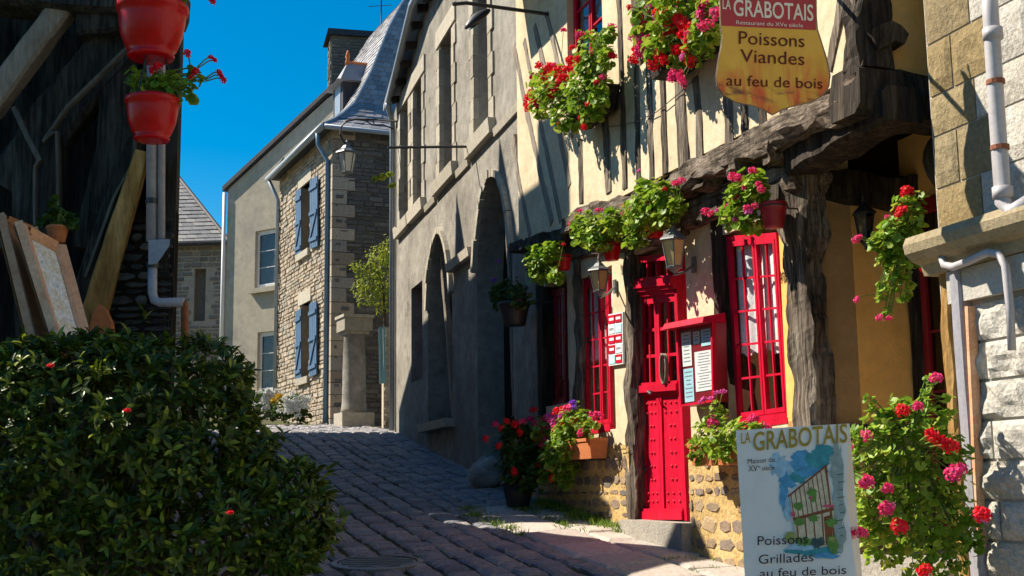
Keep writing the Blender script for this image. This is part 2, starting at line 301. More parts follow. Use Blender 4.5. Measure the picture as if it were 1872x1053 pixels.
def timber(mb, pts, w, d, n, jit=.12, step=.09, seed=0., taper=None):
    """gnarled squared timber along world points; w in the wall plane, d along n (front face on the points)"""
    pts = [Vector(p) for p in pts]; n = Vector(n); rs = []; acc = 0
    ln = sum((pts[i + 1] - pts[i]).length for i in range(len(pts) - 1)); k = max(2, int(ln / step)); smp = []
    for j in range(k + 1):
        s = ln * j / k; i = 0
        while i < len(pts) - 2 and s > (pts[i + 1] - pts[i]).length: s -= (pts[i + 1] - pts[i]).length; i += 1
        smp.append(pts[i].lerp(pts[i + 1], min(1, s / max(1e-6, (pts[i + 1] - pts[i]).length))))
    for j, p in enumerate(smp):
        t = (smp[min(j + 1, k)] - smp[max(j - 1, 0)]).normalized(); sd = t.cross(n).normalized()
        tw = (w if not isinstance(w, (list, tuple)) else float(np.interp(j / k, np.linspace(0, 1, len(w)), w)))
        sec = [(-.5, -.85), (-.5, -.12), (-.40, 0), (.0, .02), (.40, 0), (.5, -.12), (.5, -.85), (0, -1)]
        ring = []
        for q, (a, b) in enumerate(sec):
            jx = nz((p.x * 3 + q * 1.7 + seed, p.y * 3, p.z * 3)) * jit * tw + nz((p.x * 9 + q * 3.1 + seed, p.y * 9, p.z * 9 + 5)) * jit * .5 * tw
            jy = nz((p.x * 5 + q * 2.3, p.y * 5 + seed, p.z * 5)) * jit * d * .7
            cw = nz((p.x * 1.1 + seed, p.y * 1.1, p.z * 1.1 + 9)) * jit * tw * .8
            ring.append(p + sd * (a * tw + jx + cw) + n * (b * d + jy))
        rs.append(ring)
    mb.rings(rs)
def wall(mb, P, a0, a1, hb, ht, ops, th=.4, off=0., step=None):
    """a wall slab with openings; ops: (a_lo, a_hi, bottom, top or function(a))"""
    fb = hb if callable(hb) else (lambda a: hb); ft = ht if callable(ht) else (lambda a: ht)
    xs = {a0, a1}
    for o in ops:
        xs |= {o[0], o[1]}
        if callable(o[3]):
            for i in range(1, 18): xs.add(o[0] + (o[1] - o[0]) * i / 18)
    if step:
        x = a0
        while x < a1: xs.add(x); x += step
    xs = sorted(x for x in xs if a0 <= x <= a1)
    for l, r in zip(xs[:-1], xs[1:]):
        if r - l < 1e-5: continue
        m = (l + r) / 2; segs = sorted([(o[2], (o[3](l + 1e-6) if callable(o[3]) else o[3]), (o[3](r - 1e-6) if callable(o[3]) else o[3])) for o in ops if o[0] <= m <= o[1]])
        cl, cr = fb(l), fb(r)
        for b, tl, tr in segs + [(None, 0, 0)]:
            el, er = (b, b) if b is not None else (ft(l), ft(r))
            if max(el - cl, er - cr) > 1e-4:
                F = [(l, cl), (r, cr), (r, er), (l, el)]
                mb.box8([P.w(a, h, off) for a, h in F] + [P.w(a, h, off - th) for a, h in F])
            cl, cr = tl, tr
def stone_mb(P, a0, a1, h0, h1, off, proud, rough=.012, seg=8, rnd_=random):
    """an irregular rounded field stone set in a wall"""
    mb = MB(); ca, ch = (a0 + a1) / 2, (h0 + h1) / 2; ra, rh = (a1 - a0) / 2, (h1 - h0) / 2; o, i = [], []
    for k in range(seg):
        g = 2 * PI * (k + .5) / seg; c, s_ = math.cos(g), math.sin(g); q = max(abs(c), abs(s_)) ** -.75
        r = q * rnd_.uniform(.74, 1.06); o.append((ca + ra * c * r, ch + rh * s_ * r)); i.append((ca + ra * c * r * .90, ch + rh * s_ * r * .86))
    dp = proud * rnd_.uniform(.5, 1.2)
    mb.rings([[P.w(a, h, off - .02) for a, h in o], [P.w(a, h, off + dp * .5) for a, h in o], [P.w(a, h, off + dp + rnd_.uniform(-.4, .4) * proud) for a, h in i]])
    return mb
def rubble_joined(mb, P, a0, a1, h0, h1, off, ops=(), lw=(.16, .42), lh=(.06, .14), proud=.02, gap=.016, top=None, bot=None):
    h = h0
    while h < h1:
        ch = random.uniform(*lh); a = a0 - random.uniform(0, lw[1])
        while a < a1:
            cw = random.uniform(*lw) * random.choice((.6, 1, 1, 1.2)); l, r = max(a, a0), min(a + cw, a1)
            m = ((l + r) / 2, h + ch / 2)
            ok = r - l > .06 and not any(r > o[0] - .02 and l < o[1] + .02 and h + ch > o[2] - .02 and h < o[3] + .02 for o in ops)
            if ok and top and h + ch > min(top(l), top(r)): ok = False
            if ok and bot and h < max(bot(l), bot(r)) - .05: ok = False
            if ok:
                j = lambda: random.uniform(-.012, .012)
                g = gap / 2; dp = proud * random.uniform(.3, 1.3)
                o4 = [(l + g + j(), h + g + j()), (r - g + j(), h + g + j()), (r - g + j(), h + ch - g + j()), (l + g + j(), h + ch - g + j())]
                i4 = [(m[0] + (x - m[0]) * .88, m[1] + (y - m[1]) * .74) for x, y in o4]
                k = len(mb.v); mb.v += [P.w(x, y, off - .01) for x, y in o4] + [P.w(x, y, off + dp) for x, y in i4]
                mb.f += [(k + 4, k + 5, k + 6, k + 7)] + [(k + q, k + (q + 1) % 4, k + 4 + (q + 1) % 4, k + 4 + q) for q in range(4)]
            a += cw
        h += ch
# ------------------------------------------------------------------ ground, paving
def st(name, mb, m, **k):
    o = mk(name, mb, m, None, **k); o['kind'] = 'structure'; return o
mb = MB()
ys = [-300, -60, -20, -8] + [i * 1.0 for i in range(-4, 46)] + [50, 60, 90, 200, 400]
xs = [-300, -60, -20, -10, -6, -3, 0, 3, 6, 12, 30, 80, 300]
for y in ys:
    for x in xs: mb.v.append(Vector((x, y, zg(y) - .035)))
nx = len(xs)
for j in range(len(ys) - 1):
    for i in range(nx - 1): mb.f.append((j * nx + i, j * nx + i + 1, (j + 1) * nx + i + 1, (j + 1) * nx + i))
ground = st('ground', mb, 'ground', smooth=True)
street = thing('street', 'sett paved street climbing between the old houses', 'street'); del street['category']; street['kind'] = 'structure'
def rand_sett(lx, ly, seed):
    r = random.Random(seed); m_ = MB(); z = r.uniform(.0, .008); g = .014
    def ring(k, zz, jj): return [Vector((sx * (lx / 2 - g - k) + r.uniform(-jj, jj), sy * (ly / 2 - g - k) + r.uniform(-jj, jj), zz + r.uniform(-.004, .004))) for sx, sy in ((-1, -1), (1, -1), (1, 1), (-1, 1))]
    m_.rings([ring(-.004, -.07, .004), ring(0, -.012, .008), ring(.022, .004, .008), ring(.06, .010, .004)]); return m_
near, far = [], []
def lay(a, off, la, lo, flag):
    p = R.w(a, 0, off); y = p.y; z = zg(y) + random.uniform(-.009, .008) - (0 if flag else .004)
    sl = (zg(y + .3) - zg(y - .3)) / .6
    d = p - Vector((0, 0, 0)); px_ = 936 + FPX * d.x / max(.1, d.y)
    # long side along the street; tilt with the slope
    ux = (R.n + Vector((0, 0, R.n.y * sl))).normalized(); uy = (R.u + Vector((0, 0, R.u.y * sl))).normalized()
    uz = ux.cross(uy)
    if uz.z < 0: ux = -ux; uz = -uz
    M = Matrix((ux, uy, uz)).transposed() @ Matrix.Rotation(random.uniform(-.035, .035), 3, 'X') @ Matrix.Rotation(random.uniform(-.045, .045), 3, 'Y') @ Matrix.Rotation(random.uniform(-.06, .06), 3, 'Z')
    score = y if (600 < px_ < 1340 and y > 8.7) else y + 100
    near.append((score, Vector((p.x, p.y, z)), M, lo, la, flag))
off = .95; row = 0
while off < 7.2:
    cw = random.uniform(.16, .27); a = -6.6 + random.uniform(0, .3)
    while a < 17.5:
        la = random.choice((random.uniform(.12, .22), random.uniform(.18, .30), random.uniform(.24, .42)))
        lay(a + la / 2, off + cw / 2 + .012 * math.sin(a * .9 + row) + random.uniform(-.012, .012), la, cw * random.uniform(.9, 1.02), False); a += la
    off += cw; row += 1
for off, cw in ((-.06, .47), (.41, .54)):
    a = -6.6
    while a < 2.7:
        la = random.uniform(.4, .75); lay(a + la / 2, off + cw / 2, la, cw, True); a += la
for off, cw in ((-.06, .2), (.14, .24), (.38, .22), (.60, .21), (.81, .14)):
    a = 2.75
    while a < 17: la = random.uniform(.2, .3); lay(a + la / 2, off + cw / 2, la, cw, False); a += la
for off, cw in ((-.5, .22), (-.28, .22)):
    a = 5
    while a < 17: la = random.uniform(.2, .3); lay(a + la / 2, off + cw / 2, la, cw, False); a += la
near.sort(key=lambda q: q[0]); farmb = {True: MB(), False: MB()}
for i, (s_, p, M, lx, ly, flag) in enumerate(near):
    m_ = rand_sett(lx, ly, i)
    if i < 300:
        for v in m_.v: v.xyz = M @ v
        for v in m_.v: v += p
        mk('flagstone' if flag else 'paving_stone', m_, 'flag' if flag else 'sett', street)
    else:
        k = len(farmb[flag].v); farmb[flag].v += [M @ v + p for v in m_.v]; farmb[flag].f += [tuple(k + q for q in f_) for f_ in m_.f]
mk('distant_paving_stones', farmb[False], 'sett', street, kind='stuff'); mk('distant_flagstones', farmb[True], 'flag', street, kind='stuff')

# ------------------------------------------------------------------ windows
def window(parent, f, splits, rows, fm='red', frame=.045, bar=.016, depth=.022, curtain=None, glass='glass', sill=True, name='window', bt=0., colsplit=None, label=None):
    """f: quad map; splits: list of (s0, s1, columns) casements; rows: row count"""
    fs, ft = frame / f.W, frame / f.H
    mb = MB(); D = depth
    qbox(mb, f, 0, fs, 0, 1, -D, .010); qbox(mb, f, 1 - fs, 1, 0, 1, -D, .010)
    qbox(mb, f, fs, 1 - fs, 1 - ft, 1, -D, .008); qbox(mb, f, fs, 1 - fs, 0, ft, -D, .008)
    w_ = mk(name, mb, fm, parent, label=label)
    if sill:
        m2 = MB(); qbox(m2, f, -.04, 1.04, -ft * 1.0, -.002, -D, .035); qbox(m2, f, -.02, 1.02, -.001, ft * .8, .013, .03); mk('sill', m2, fm, w_)
    for s0, s1, nc in splits:
        cs = .028 / f.W; ct = .035 / f.H; a0, a1, b0, b1 = s0 + .002, s1 - .002, ft, 1 - ft
        m3 = MB(); qbox(m3, f, a0, a0 + cs, b0, b1, -D, .014); qbox(m3, f, a1 - cs, a1, b0, b1, -D, .014)
        qbox(m3, f, a0 + cs, a1 - cs, b1 - ct, b1, -D, .012); qbox(m3, f, a0 + cs, a1 - cs, b0, b0 + ct, -D, .012); mk('casement', m3, fm, w_)
        a0 += cs; a1 -= cs; b0 += ct; b1 -= ct; bs, bt_ = bar / f.W / 2, bar / f.H / 2
        for c in range(1, nc):
            m4 = MB(); s = a0 + (a1 - a0) * c / nc; qbox(m4, f, s - bs, s + bs, b0, b1, -D * .6, .004); mk('glazing_bar', m4, fm, w_)
        for r in range(1, rows):
            m4 = MB(); t = b0 + (b1 - b0) * r / rows; qbox(m4, f, a0, a1, t - bt_, t + bt_, -D * .55, .003); mk('glazing_bar', m4, fm, w_)
        for c in range(nc):
            for r in range(rows):
                m5 = MB(); t0, t1 = b0 + (b1 - b0) * r / rows, b0 + (b1 - b0) * (r + 1) / rows; c0, c1 = a0 + (a1 - a0) * c / nc, a0 + (a1 - a0) * (c + 1) / nc
                e = random.uniform(-.003, .003); m5.poly([f(c0, t0, -D * .5 + e), f(c1, t0, -D * .5 - e), f(c1, t1, -D * .5 + e), f(c0, t1, -D * .5 - e)]); mk('pane', m5, glass, w_)
    if curtain:
        t0, t1 = curtain; m6 = MB(); n = 60; rs = []
        for j in range(7):
            t = t1 + (t0 - t1) * j / 6
            rs.append([f(.04 + .92 * i / n, t + (.012 * math.sin(i * .9) if j == 6 else 0), -D - .035 + .014 * math.sin(i * .55 + j * .2) * (.4 + j / 9)) for i in range(n + 1)])
        m6.rings(rs, cap=False, closed=False); mk('curtain', m6, 'lace', w_, smooth=True)
    return w_
def opening(P, f, xr, yr, pad=.02):   # the hole in the wall slab for a window map f; near edge seen at pixel xr
    hs = [q[1] for q in f.q]; lo = P.px(xr, yr, 0)[0] - pad; hi = max(q[0] for q in f.q) + pad
    return (lo, hi, min(hs) - .015, max(hs) + .01)

# ------------------------------------------------------------------ the restaurant
REST = thing('timber_framed_restaurant', 'cream and timber framed restaurant with red door and windows and jettied upper floor', 'restaurant', R.w(0, 1.0))
fB = quad(R, [(1350, 776), (1443, 763), (1421, 425), (1329, 432)], -.03)
f2 = quad(R, [(1072, 788), (1119, 780), (1113, 503), (1066, 512)], -.03)
f3 = quad(R, [(1002, 742), (1036, 737), (1033, 525), (998, 532)], -.10)
fD = quad(R, [(1172, 952), (1260, 952), (1238, 462), (1166, 470)], -.06)
oB, o2, o3 = opening(R, fB, 1446, 600), opening(R, f2, 1121, 640), opening(R, f3, 1038, 640)
oD = opening(R, fD, 1262, 800); oD = (oD[0], oD[1], 0.5, oD[3])
mb = MB(); wall(mb, R, -2.42, 4.15, 1.6, 4.12, [oB, o2, o3, (oD[0], oD[1], 0, oD[3])], .4, step=1.0)
mk('plaster_wall', mb, 'cream', REST)
PTOP = lambda a: 1.92 if a > 0 else 1.765
mb = MB(); wall(mb, R, oD[1], 4.14, .6, 1.93, [], .42, .035, step=.5)
pl_b = mb; pl_a = MB(); wall(pl_a, R, -2.5, oD[0], .5, 1.765, [], .42, .035, step=.5)
plinth_r = mk('plinth_wall', pl_a, 'mortar_ochre', REST); plinth_l = mk('plinth_wall', pl_b, 'mortar_ochre', REST)
for lo, hi, top in ((-2.5, oD[0], 1.76), (oD[1] + .03, 3.6, 1.925)):
    h = .9
    while h < top - .05:
        ch = min(random.uniform(.08, .19), top - h); a = lo + random.uniform(-.1, 0)
        if top - h - ch < .05: ch = top - h
        while a < hi - .04:
            cw = random.uniform(.10, .30); l, r = max(lo + .01, a + .010), min(hi - .01, a + cw - .008)
            gnd = gz(R.w((l + r) / 2, 0))
            if r - l > .06 and h + ch > gnd and random.random() > .06: mk('stone', stone_mb(R, l, r, h + .006 + random.uniform(0, .03), h + ch - .006 - random.uniform(0, .03), .035, .009, seg=random.choice((5, 6, 7, 8))), 'rubble', plinth_r if lo < -1 else plinth_l)
            a += cw
        h += ch
# interior shell behind the openings
def interior(parent, P, a0, a1, h0, h1, o0, o1, name='interior'):
    mb = MB(); c = [P.w(a, h, o0) for a, h in ((a0, h0), (a1, h0), (a1, h1), (a0, h1))]; d = [P.w(a, h, o1) for a, h in ((a0, h0), (a1, h0), (a1, h1), (a0, h1))]
    mb.poly(d)
    for i in range(4): j = (i + 1) % 4; mb.poly([c[i], c[j], d[j], d[i]])
    return mk(name, mb, 'interior', parent)
interior(REST, R, -2.36, 4.14, .7, 4.05, -.41, -3.4, 'ground_floor_room')
# frames
window(REST, fB, [(.035, .565, 2), (.575, .965, 2)], 5, curtain=(.36, .97), label='tall red casement window with lace curtain')
window(REST, f2, [(.05, .66, 2), (.68, .95, 1)], 5, curtain=(.45, .97))
window(REST, f3, [(.05, .5, 2), (.51, .95, 2)], 5, fm='dark_red', curtain=(.2, .97))  # darker copy of the red frames, with the shade put into the colour
# door
mb = MB(); F = fD
fs = .05 / F.W
qbox(mb, F, 0, fs, 0, 1, -.08, .02); qbox(mb, F, 1 - fs, 1, 0, 1, -.08, .02); qbox(mb, F, fs, 1 - fs, .975, 1, -.08, .02); qbox(mb, F, fs * .5, 1 - fs * .5, .845, .862, -.08, .02)
door = mk('door', mb, 'red', REST)
mb = MB()
for d, t0, t1 in ((.05, .862, .876), (.075, .876, .905), (.055, .905, .915)): qbox(mb, F, 0, 1, t0, t1, .02, d)
mk('cornice', mb, 'red', door)
for s0, s1 in ((.48, .53), (.25, .28), (.75, .78)): mb = MB(); qbox(mb, F, s0, s1, .916, .974, -.05, .010); mk('transom_bar', mb, 'red', door)
for s0, s1 in ((.06, .25), (.28, .48), (.53, .75), (.78, .94)):
    m5 = MB(); m5.poly([F(s0, .916, -.03), F(s1, .916, -.03), F(s1, .974, -.03), F(s0, .974, -.03)]); mk('pane', m5, 'glass_dark', door)
def leaf(s0, s1):
    m = MB(); st_ = .09 * (s1 - s0) / .4
    qbox(m, F, s0, s0 + st_ * .55, .03, .845, -.05, 0); qbox(m, F, s1 - st_ * .55, s1, .03, .845, -.05, 0)
    qbox(m, F, s0 + st_ * .5, s1 - st_ * .5, .815, .845, -.05, -.002); qbox(m, F, s0 + st_ * .5, s1 - st_ * .5, .02, .475, -.04, -.015)
    lf = mk('door_leaf', m, 'red', door)
    m = MB()
    for d, t0, t1 in ((.02, .468, .478), (.045, .478, .505), (.03, .505, .515)): qbox(m, F, s0, s1, t0, t1, -.03, d)
    mk('moulded_rail', m, 'red', door); m = MB()
    for d, t0, t1 in ((.04, 0.004, .035), (.03, .035, .045)): qbox(m, F, s0, s1, t0, t1, -.04, d)
    mk('kick_rail', m, 'red', door)
    a0, a1 = s0 + st_ * .55, s1 - st_ * .55; mid = (a0 + a1) / 2
    m = MB(); qbox(m, F, mid - .015, mid + .015, .515, .815, -.04, -.004); mk('glazing_bar', m, 'red', door)
    for r in (1, 2):
        t = .515 + .3 * r / 3; m = MB(); qbox(m, F, a0, a1, t - .006, t + .006, -.04, -.006); mk('glazing_bar', m, 'red', door)
    for c in range(2):
        for r in range(3):
            c0, c1 = (a0, mid) if c == 0 else (mid, a1); m = MB(); t0, t1 = .515 + .1 * r, .615 + .1 * r
            m.poly([F(c0, t0, -.025), F(c1, t0, -.025), F(c1, t1, -.025), F(c0, t1, -.025)]); mk('pane', m, 'glass_dark', door)
    for row in (.435, .40, .10, .07):
        for c in range(3): stud(a0 + (a1 - a0) * (.18 + .32 * c), row)
    for row in (.35, .30, .25, .20, .15): stud(mid - .05 * (a1 - a0), row); stud(mid + .18 * (a1 - a0), row)
STUD = MB(); STUD.lathe((0, 0, 0), [(.014, 0), (.012, .008), (.005, .014)], 8)
STUD_ME = bpy.data.meshes.new('nail_stud'); STUD_ME.from_pydata(STUD.v, [], STUD.f); STUD_ME.materials.append(MATS['red'])
def stud(s, t): inst('nail_stud', STUD_ME, door, F(s, t, -.015), R.n.to_track_quat('Z', 'Y'))
leaf(.06, .44); leaf(.445, .94)
m = MB(); m.tube([F(.42, .48, .05), F(.42, .48, .09), F(.50, .47, .095)], .009, 6); mk('handle', m, 'lamp_grey', door)
# doorstep
mb = MB(); q = [(oD[0] - .02, 0), (oD[1] + .05, 0)]
mb.box8([R.w(q[1][0], .7, .13), R.w(q[0][0], .7, .13), R.w(q[0][0], 1.262, .12), R.w(q[1][0], 1.262, .12)] + [R.w(q[1][0], .7, -.4), R.w(q[0][0], .7, -.4), R.w(q[0][0], 1.272, -.4), R.w(q[1][0], 1.272, -.4)])
mk('doorstep', mb, 'step_stone', REST)
# posts, beams
def post(name, pix, w, d, off, m='timber', P=R, jit=.12, parent=REST, step=.09, seed=None):
    mb = MB(); timber(mb, [P.P(x, y, off) for x, y in pix], w, d, P.n, jit, step, seed if seed is not None else random.uniform(0, 50)); return mk(name, mb, m, parent, smooth=False)
post('post', [(1153, 972), (1150, 700), (1146, 440)], .22, .3, .03, jit=.15, step=.06)
post('post', [(1052, 800), (1056, 620), (1050, 420)], .22, .3, .025, jit=.18, step=.06)
post('post', [(988, 830), (986, 620), (980, 450)], .24, .3, .03, 'timber_dark')
post('post', [(1318, 760), (1314, 560), (1305, 380)], .2, .3, .02, 'timber_dark')
mb = MB(); cpath = [R.w(-2.44, .9, .06), R.w(-2.42, 2.0, .05), R.w(-2.34, 2.7, .04), R.w(-2.38, 3.3, .05), R.w(-2.38, 3.7, .06)]
timber(mb, cpath, [.38, .34, .28, .33, .42], .20, R.n, .24, .05, 3.3); mk('corner_post', mb, 'timber', REST, label='massive gnarled corner post')
mb = MB(); timber(mb, [R.P(1245, 395, .09), R.P(1330, 358, .09), R.P(1452, 318, .10)], .24, .3, R.n, .14, .09, 8); mk('lintel_beam', mb, 'timber_h', REST)
mb = MB(); timber(mb, [R.P(975, 478, .05), R.P(1040, 462, .06), R.P(1150, 440, .07), R.P(1245, 410, .08)], .17, .3, R.n, .14, .09, 18); mk('lintel_beam', mb, 'timber_h', REST)
JO = .22
mb = MB(); timber(mb, [R.P(x, y, JO + .04) for x, y in ((1026, 415), (1060, 395), (1140, 370), (1210, 345), (1262, 312), (1330, 278), (1400, 252), (1470, 218), (1520, 196), (1568, 168))], [.17, .17, .18, .16, .19, .20, .18, .18, .21, .24], .3, R.n, .26, .06, 5)
mk('jetty_beam', mb, 'timber_h', REST, label='gnarled jetty beam under the upper floor')
mb = MB(); timber(mb, [R.P(930, 452, JO), R.P(1030, 428, JO + .02)], .13, .3, R.n, .15, .09, 11); mk('jetty_beam', mb, 'timber_dark', REST)
for x, y in ((1287, 335), (1412, 283), (1350, 312), (1225, 372), (1165, 395)):
    a, h = R.px(x, y, .2); mb = MB(); timber(mb, [R.w(a + .09, h, .24), R.w(a - .07, h + .01, .24)], .14, .6, R.n, .2, .05, x); mk('joist_end', mb, 'timber_h', REST)
mb = MB(); mb.box8([R.w(-3.5, 4.02, .17), R.w(3.2, 4.16, .17), R.w(3.2, 4.22, .17), R.w(-3.5, 4.08, .17), R.w(-3.5, 4.02, -1.0), R.w(3.2, 4.16, -1.0), R.w(3.2, 4.22, -1.0), R.w(-3.5, 4.08, -1.0)])
mk('floor_slab', mb, 'timber_dark', REST)
# upper floor
fU1 = quad(R, [(1052, 72), (1108, 50), (1110, -120), (1050, -120)], JO - .08); fU2 = quad(R, [(1180, 70), (1306, 20), (1310, -120), (1180, -120)], JO - .08)
oU1 = (min(q[0] for q in fU1.q) - .02, max(q[0] for q in fU1.q) + .02, 5.62, 6.95); oU2 = (min(q[0] for q in fU2.q) - .02, max(q[0] for q in fU2.q) + .02, 5.15, 6.6)
mb = MB(); wall(mb, R, -3.52, 3.22, lambda a: 4.1 + .02 * a, 7.35, [oU1, oU2], .3, JO, step=1.)
mk('plaster_wall', mb, 'cream', REST)
interior(REST, R, -3.2, 3.2, 4.25, 7.3, 0, -2.4, 'upper_room')
for o, nm in ((oU1, 1), (oU2, 2)):
    f = quad(R, [(o[1], o[2]), (o[0], o[2]), (o[0], o[3]), (o[1], o[3])], JO - .08, wpx=False)
    window(REST, f, [(.05, .49, 1), (.51, .95, 1)], 4, glass='glass_dark', curtain=(.3, .97))
for pix, w_ in (([(1061, 372), (1060, 255)], .10), ([(1112, 352), (1106, 230), (1098, 60)], .13), ([(1141, 345), (1136, 160), (1128, -60)], .09), ([(1165, 336), (1162, 110), (1156, -60)], .085),
                ([(1190, 328), (1185, 100), (1178, -60)], .085), ([(1214, 318), (1210, 110), (1202, -60)], .09), ([(1250, 306), (1240, 110), (1230, 20)], .17), ([(1278, 300), (1276, 200), (1270, 140)], .09),
                ([(1331, 268), (1326, 120), (1318, -60)], .11), ([(1361, 252), (1357, 120), (1350, -60)], .08), ([(1394, 244), (1390, 120), (1382, -60)], .09), ([(1432, 226), (1426, 90), (1418, -60)], .09),
                ([(1470, 208), (1466, 90), (1456, -60)], .08), ([(1512, 128), (1530, 40), (1541, -40)], .075), ([(1556, 150), (1552, 40), (1546, -60)], .11),
                ([(1008, 408), (972, 250), (938, 85)], .09), ([(1024, 405), (988, 230), (957, 75)], .075), ([(1040, 340), (1005, 165), (976, 48)], .085), ([(1046, 250), (1022, 130), (998, 25)], .075), ([(968, 430), (948, 330), (936, 250)], .08)):
    post('stud' if pix[0][0] > 1050 else 'brace', pix, w_ * 1.3, .12, JO + .010, 'timber' if pix[0][0] > 1050 else 'timber_pale', P=R, jit=.15)
mb = MB(); timber(mb, [R.w(-3.5, 7.28, JO + .05), R.w(3.2, 7.3, JO + .05)], .16, .2, R.n, .1, .15, 2); mk('wall_plate', mb, 'timber_h', REST)
# side of the upper floor and the porch
_c = R.w(-3.56, 0, JO); PJ = Plane((_c.x, _c.y), 17.5 - 90); PJ.n = -R.u
mb = MB(); wall(mb, PJ, 0.02, 3.5, 4.0, 7.35, [], .3, -.02, step=.7); mk('side_plaster_wall', mb, 'ochre', REST)
mb = MB(); timber(mb, [PJ.w(-.05, 3.93, .06), PJ.w(.35, 3.90, .06), PJ.w(1.3, 3.93, .05), PJ.w(2.6, 3.93, .05)], [.30, .32, .30, .30], .34, PJ.n, .16, .08, 21); mk('jetty_beam', mb, 'timber_dark', REST)
mb = MB(); timber(mb, [PJ.w(.10, 4.05, .06), PJ.w(.13, 4.7, .05), PJ.w(.12, 5.4, .04), PJ.w(.1, 7.3, .04)], [.26, .22, .28, .24], .2, PJ.n, .22, .07, 31); mk('corner_post', mb, 'timber_dark', REST)
mb = MB(); timber(mb, [PJ.w(.05, 4.20, .10), PJ.w(.18, 4.26, .13), PJ.w(.26, 4.22, .12)], [.14, .15, .08], .14, PJ.n, .2, .03, 41); mk('carved_bracket', mb, 'timber_dark', REST)
mb = MB(); timber(mb, [R.w(-2.3, 3.66, .1) + R.u * -.02, PW.w(.35, 3.62, .06), PW.w(.95, 3.58, .06)], .26, .34, PW.n, .14, .08, 51); mk('porch_beam', mb, 'timber_dark', REST)
mb = MB(); timber(mb, [R.w(-2.5, 3.75, .16), R.w(-3.1, 3.78, .16), R.w(-3.7, 3.8, .16)], .2, .3, R.n, .16, .08, 57); mk('porch_beam', mb, 'timber_dark', REST)
# rounded corbel by the stone house
mb = MB(); c = PJ.w(.80, 3.55, -.05); rs = []
for k in range(9):
    g = PI * k / 8; rs.append([c + PJ.u * (math.cos(2 * PI * i / 14) * .30 * (math.sin(g * .8 + .35)) ** .7) + PJ.n * (math.sin(2 * PI * i / 14) * .28 * (math.sin(g * .8 + .35)) ** .7) + Vector((0, 0, .25 - .5 * k / 8)) for i in range(14)])
mb.rings(rs); mk('corbel', mb, 'timber_dark', REST, smooth=True)
mb = MB(); wall(mb, PW, .0, .93, .6, 3.7, [], .3, 0, step=.5); mk('porch_wall', mb, 'ochre', REST)
mb = MB(); wall(mb, PW, .12, .93, .5, 1.86, [], .3, .05, step=.5); pp = mk('porch_plinth', mb, 'mortar_ochre', REST)
h = .9
while h < 1.84:
    ch = random.uniform(.10, .18); a = .14
    while a < .9:
        cw = random.uniform(.14, .32)
        if a + cw < .95 and h + ch < 1.9: mk('stone', stone_mb(PW, a + .012, a + cw - .01, h + .012, h + ch - .012, .05, .025), 'rubble', pp)
        a += cw
    h += ch
mb = MB(); timber(mb, [PW.w(.12, 1.91, .06), PW.w(.93, 1.91, .06)], .09, .16, PW.n, .12, .1, 61); mk('porch_rail', mb, 'timber_dark', REST)
# back of the porch with its dark red door
BO = -.86
fP = quad(R, [(-2.55, 1.25), (-3.45, 1.25), (-3.45, 3.5), (-2.55, 3.5)], BO + .03, wpx=False)
mb = MB(); wall(mb, R, -5.2, -2.35, .6, 4.0, [(-3.47, -2.53, .6, 3.52)], .3, BO, step=.6); mk('porch_back_wall', mb, 'ochre', REST)
mb = MB(); timber(mb, [R.w(-2.50, 1.0, BO + .06), R.w(-2.50, 3.7, BO + .06)], .14, .2, R.n, .12, .1, 71); mk('post', mb, 'timber_dark', REST)
mb = MB(); mb.poly([R.w(-3.5, 1, BO - .4), R.w(-2.4, 1, BO - .4), R.w(-2.4, 3.6, BO - .4), R.w(-3.5, 3.6, BO - .4)]); mk('porch_room', mb, 'interior', REST)
window(REST, fP, [(.06, .94, 2)], 5, fm='dark_red', frame=.07, glass='glass_dark', sill=False, name='porch_door', label='dark red glazed door at the back of the porch')
mb = MB(); mb.box8([R.w(-3.84, .5, .02), R.w(-2.5, .5, .02), R.w(-2.5, 1.12, .02), R.w(-3.84, 1.1, .02), R.w(-3.84, .5, -.84), R.w(-2.5, .5, -.84), R.w(-2.5, 1.12, -.84), R.w(-3.84, 1.1, -.84)])
mk('porch_step', mb, 'step_stone', REST)
# roof
mb = MB(); e = lambda a, h, o: R.w(a, h, o)
for d in (0, ): mb.box8([e(-3.8, 7.12, .95), e(3.25, 7.12, .95), e(3.25, 11.2, -3.4), e(-3.8, 11.2, -3.4), e(-3.8, 7.22, 1.0), e(3.25, 7.22, 1.0), e(3.25, 11.35, -3.4), e(-3.8, 11.35, -3.4)])
mb.box8([e(-3.8, 7.12, -7.8), e(3.25, 7.12, -7.8), e(3.25, 11.2, -3.41), e(-3.8, 11.2, -3.41), e(-3.8, 7.22, -7.9), e(3.25, 7.22, -7.9), e(3.25, 11.35, -3.41), e(-3.8, 11.35, -3.41)])
mk('roof', mb, 'slate', REST)

# ------------------------------------------------------------------ grey merchant's house
GH = thing('grey_rendered_house', 'grey roughcast stone house with pointed ground floor arches beside the restaurant', 'house', G.w(4, 1.9))
def arch(al, ar, hb, spring, peak, k=1.0):
    c = (al + ar) / 2; r = (ar - al) / 2
    return (al, ar, hb, lambda a: spring + (peak - spring) * max(0., 1 - (abs(a - c) / r) ** 2.0) ** .62)
gw = []
for x0, x1, yb in ((869, 896, 226), (806, 829, 312), (757, 773, 376), (737, 748, 425)):
    a1 = G.px(x0, yb)[0]; a0 = G.px(x1, yb)[0]; gw.append((a0, a1 if a1 - a0 > .75 else a0 + .8, 6.2, 8.35))
A1 = arch(3.45, 5.25, 2.52, 4.3, 5.38); A2 = arch(.05, 1.88, .8, 4.35, 5.45)
def nar(x0, x1, y0, y1): a1, h = G.px(x0, y1); a0, h1 = G.px(x1, y0); return (a0, max(a1, a0 + .5), h, h1)
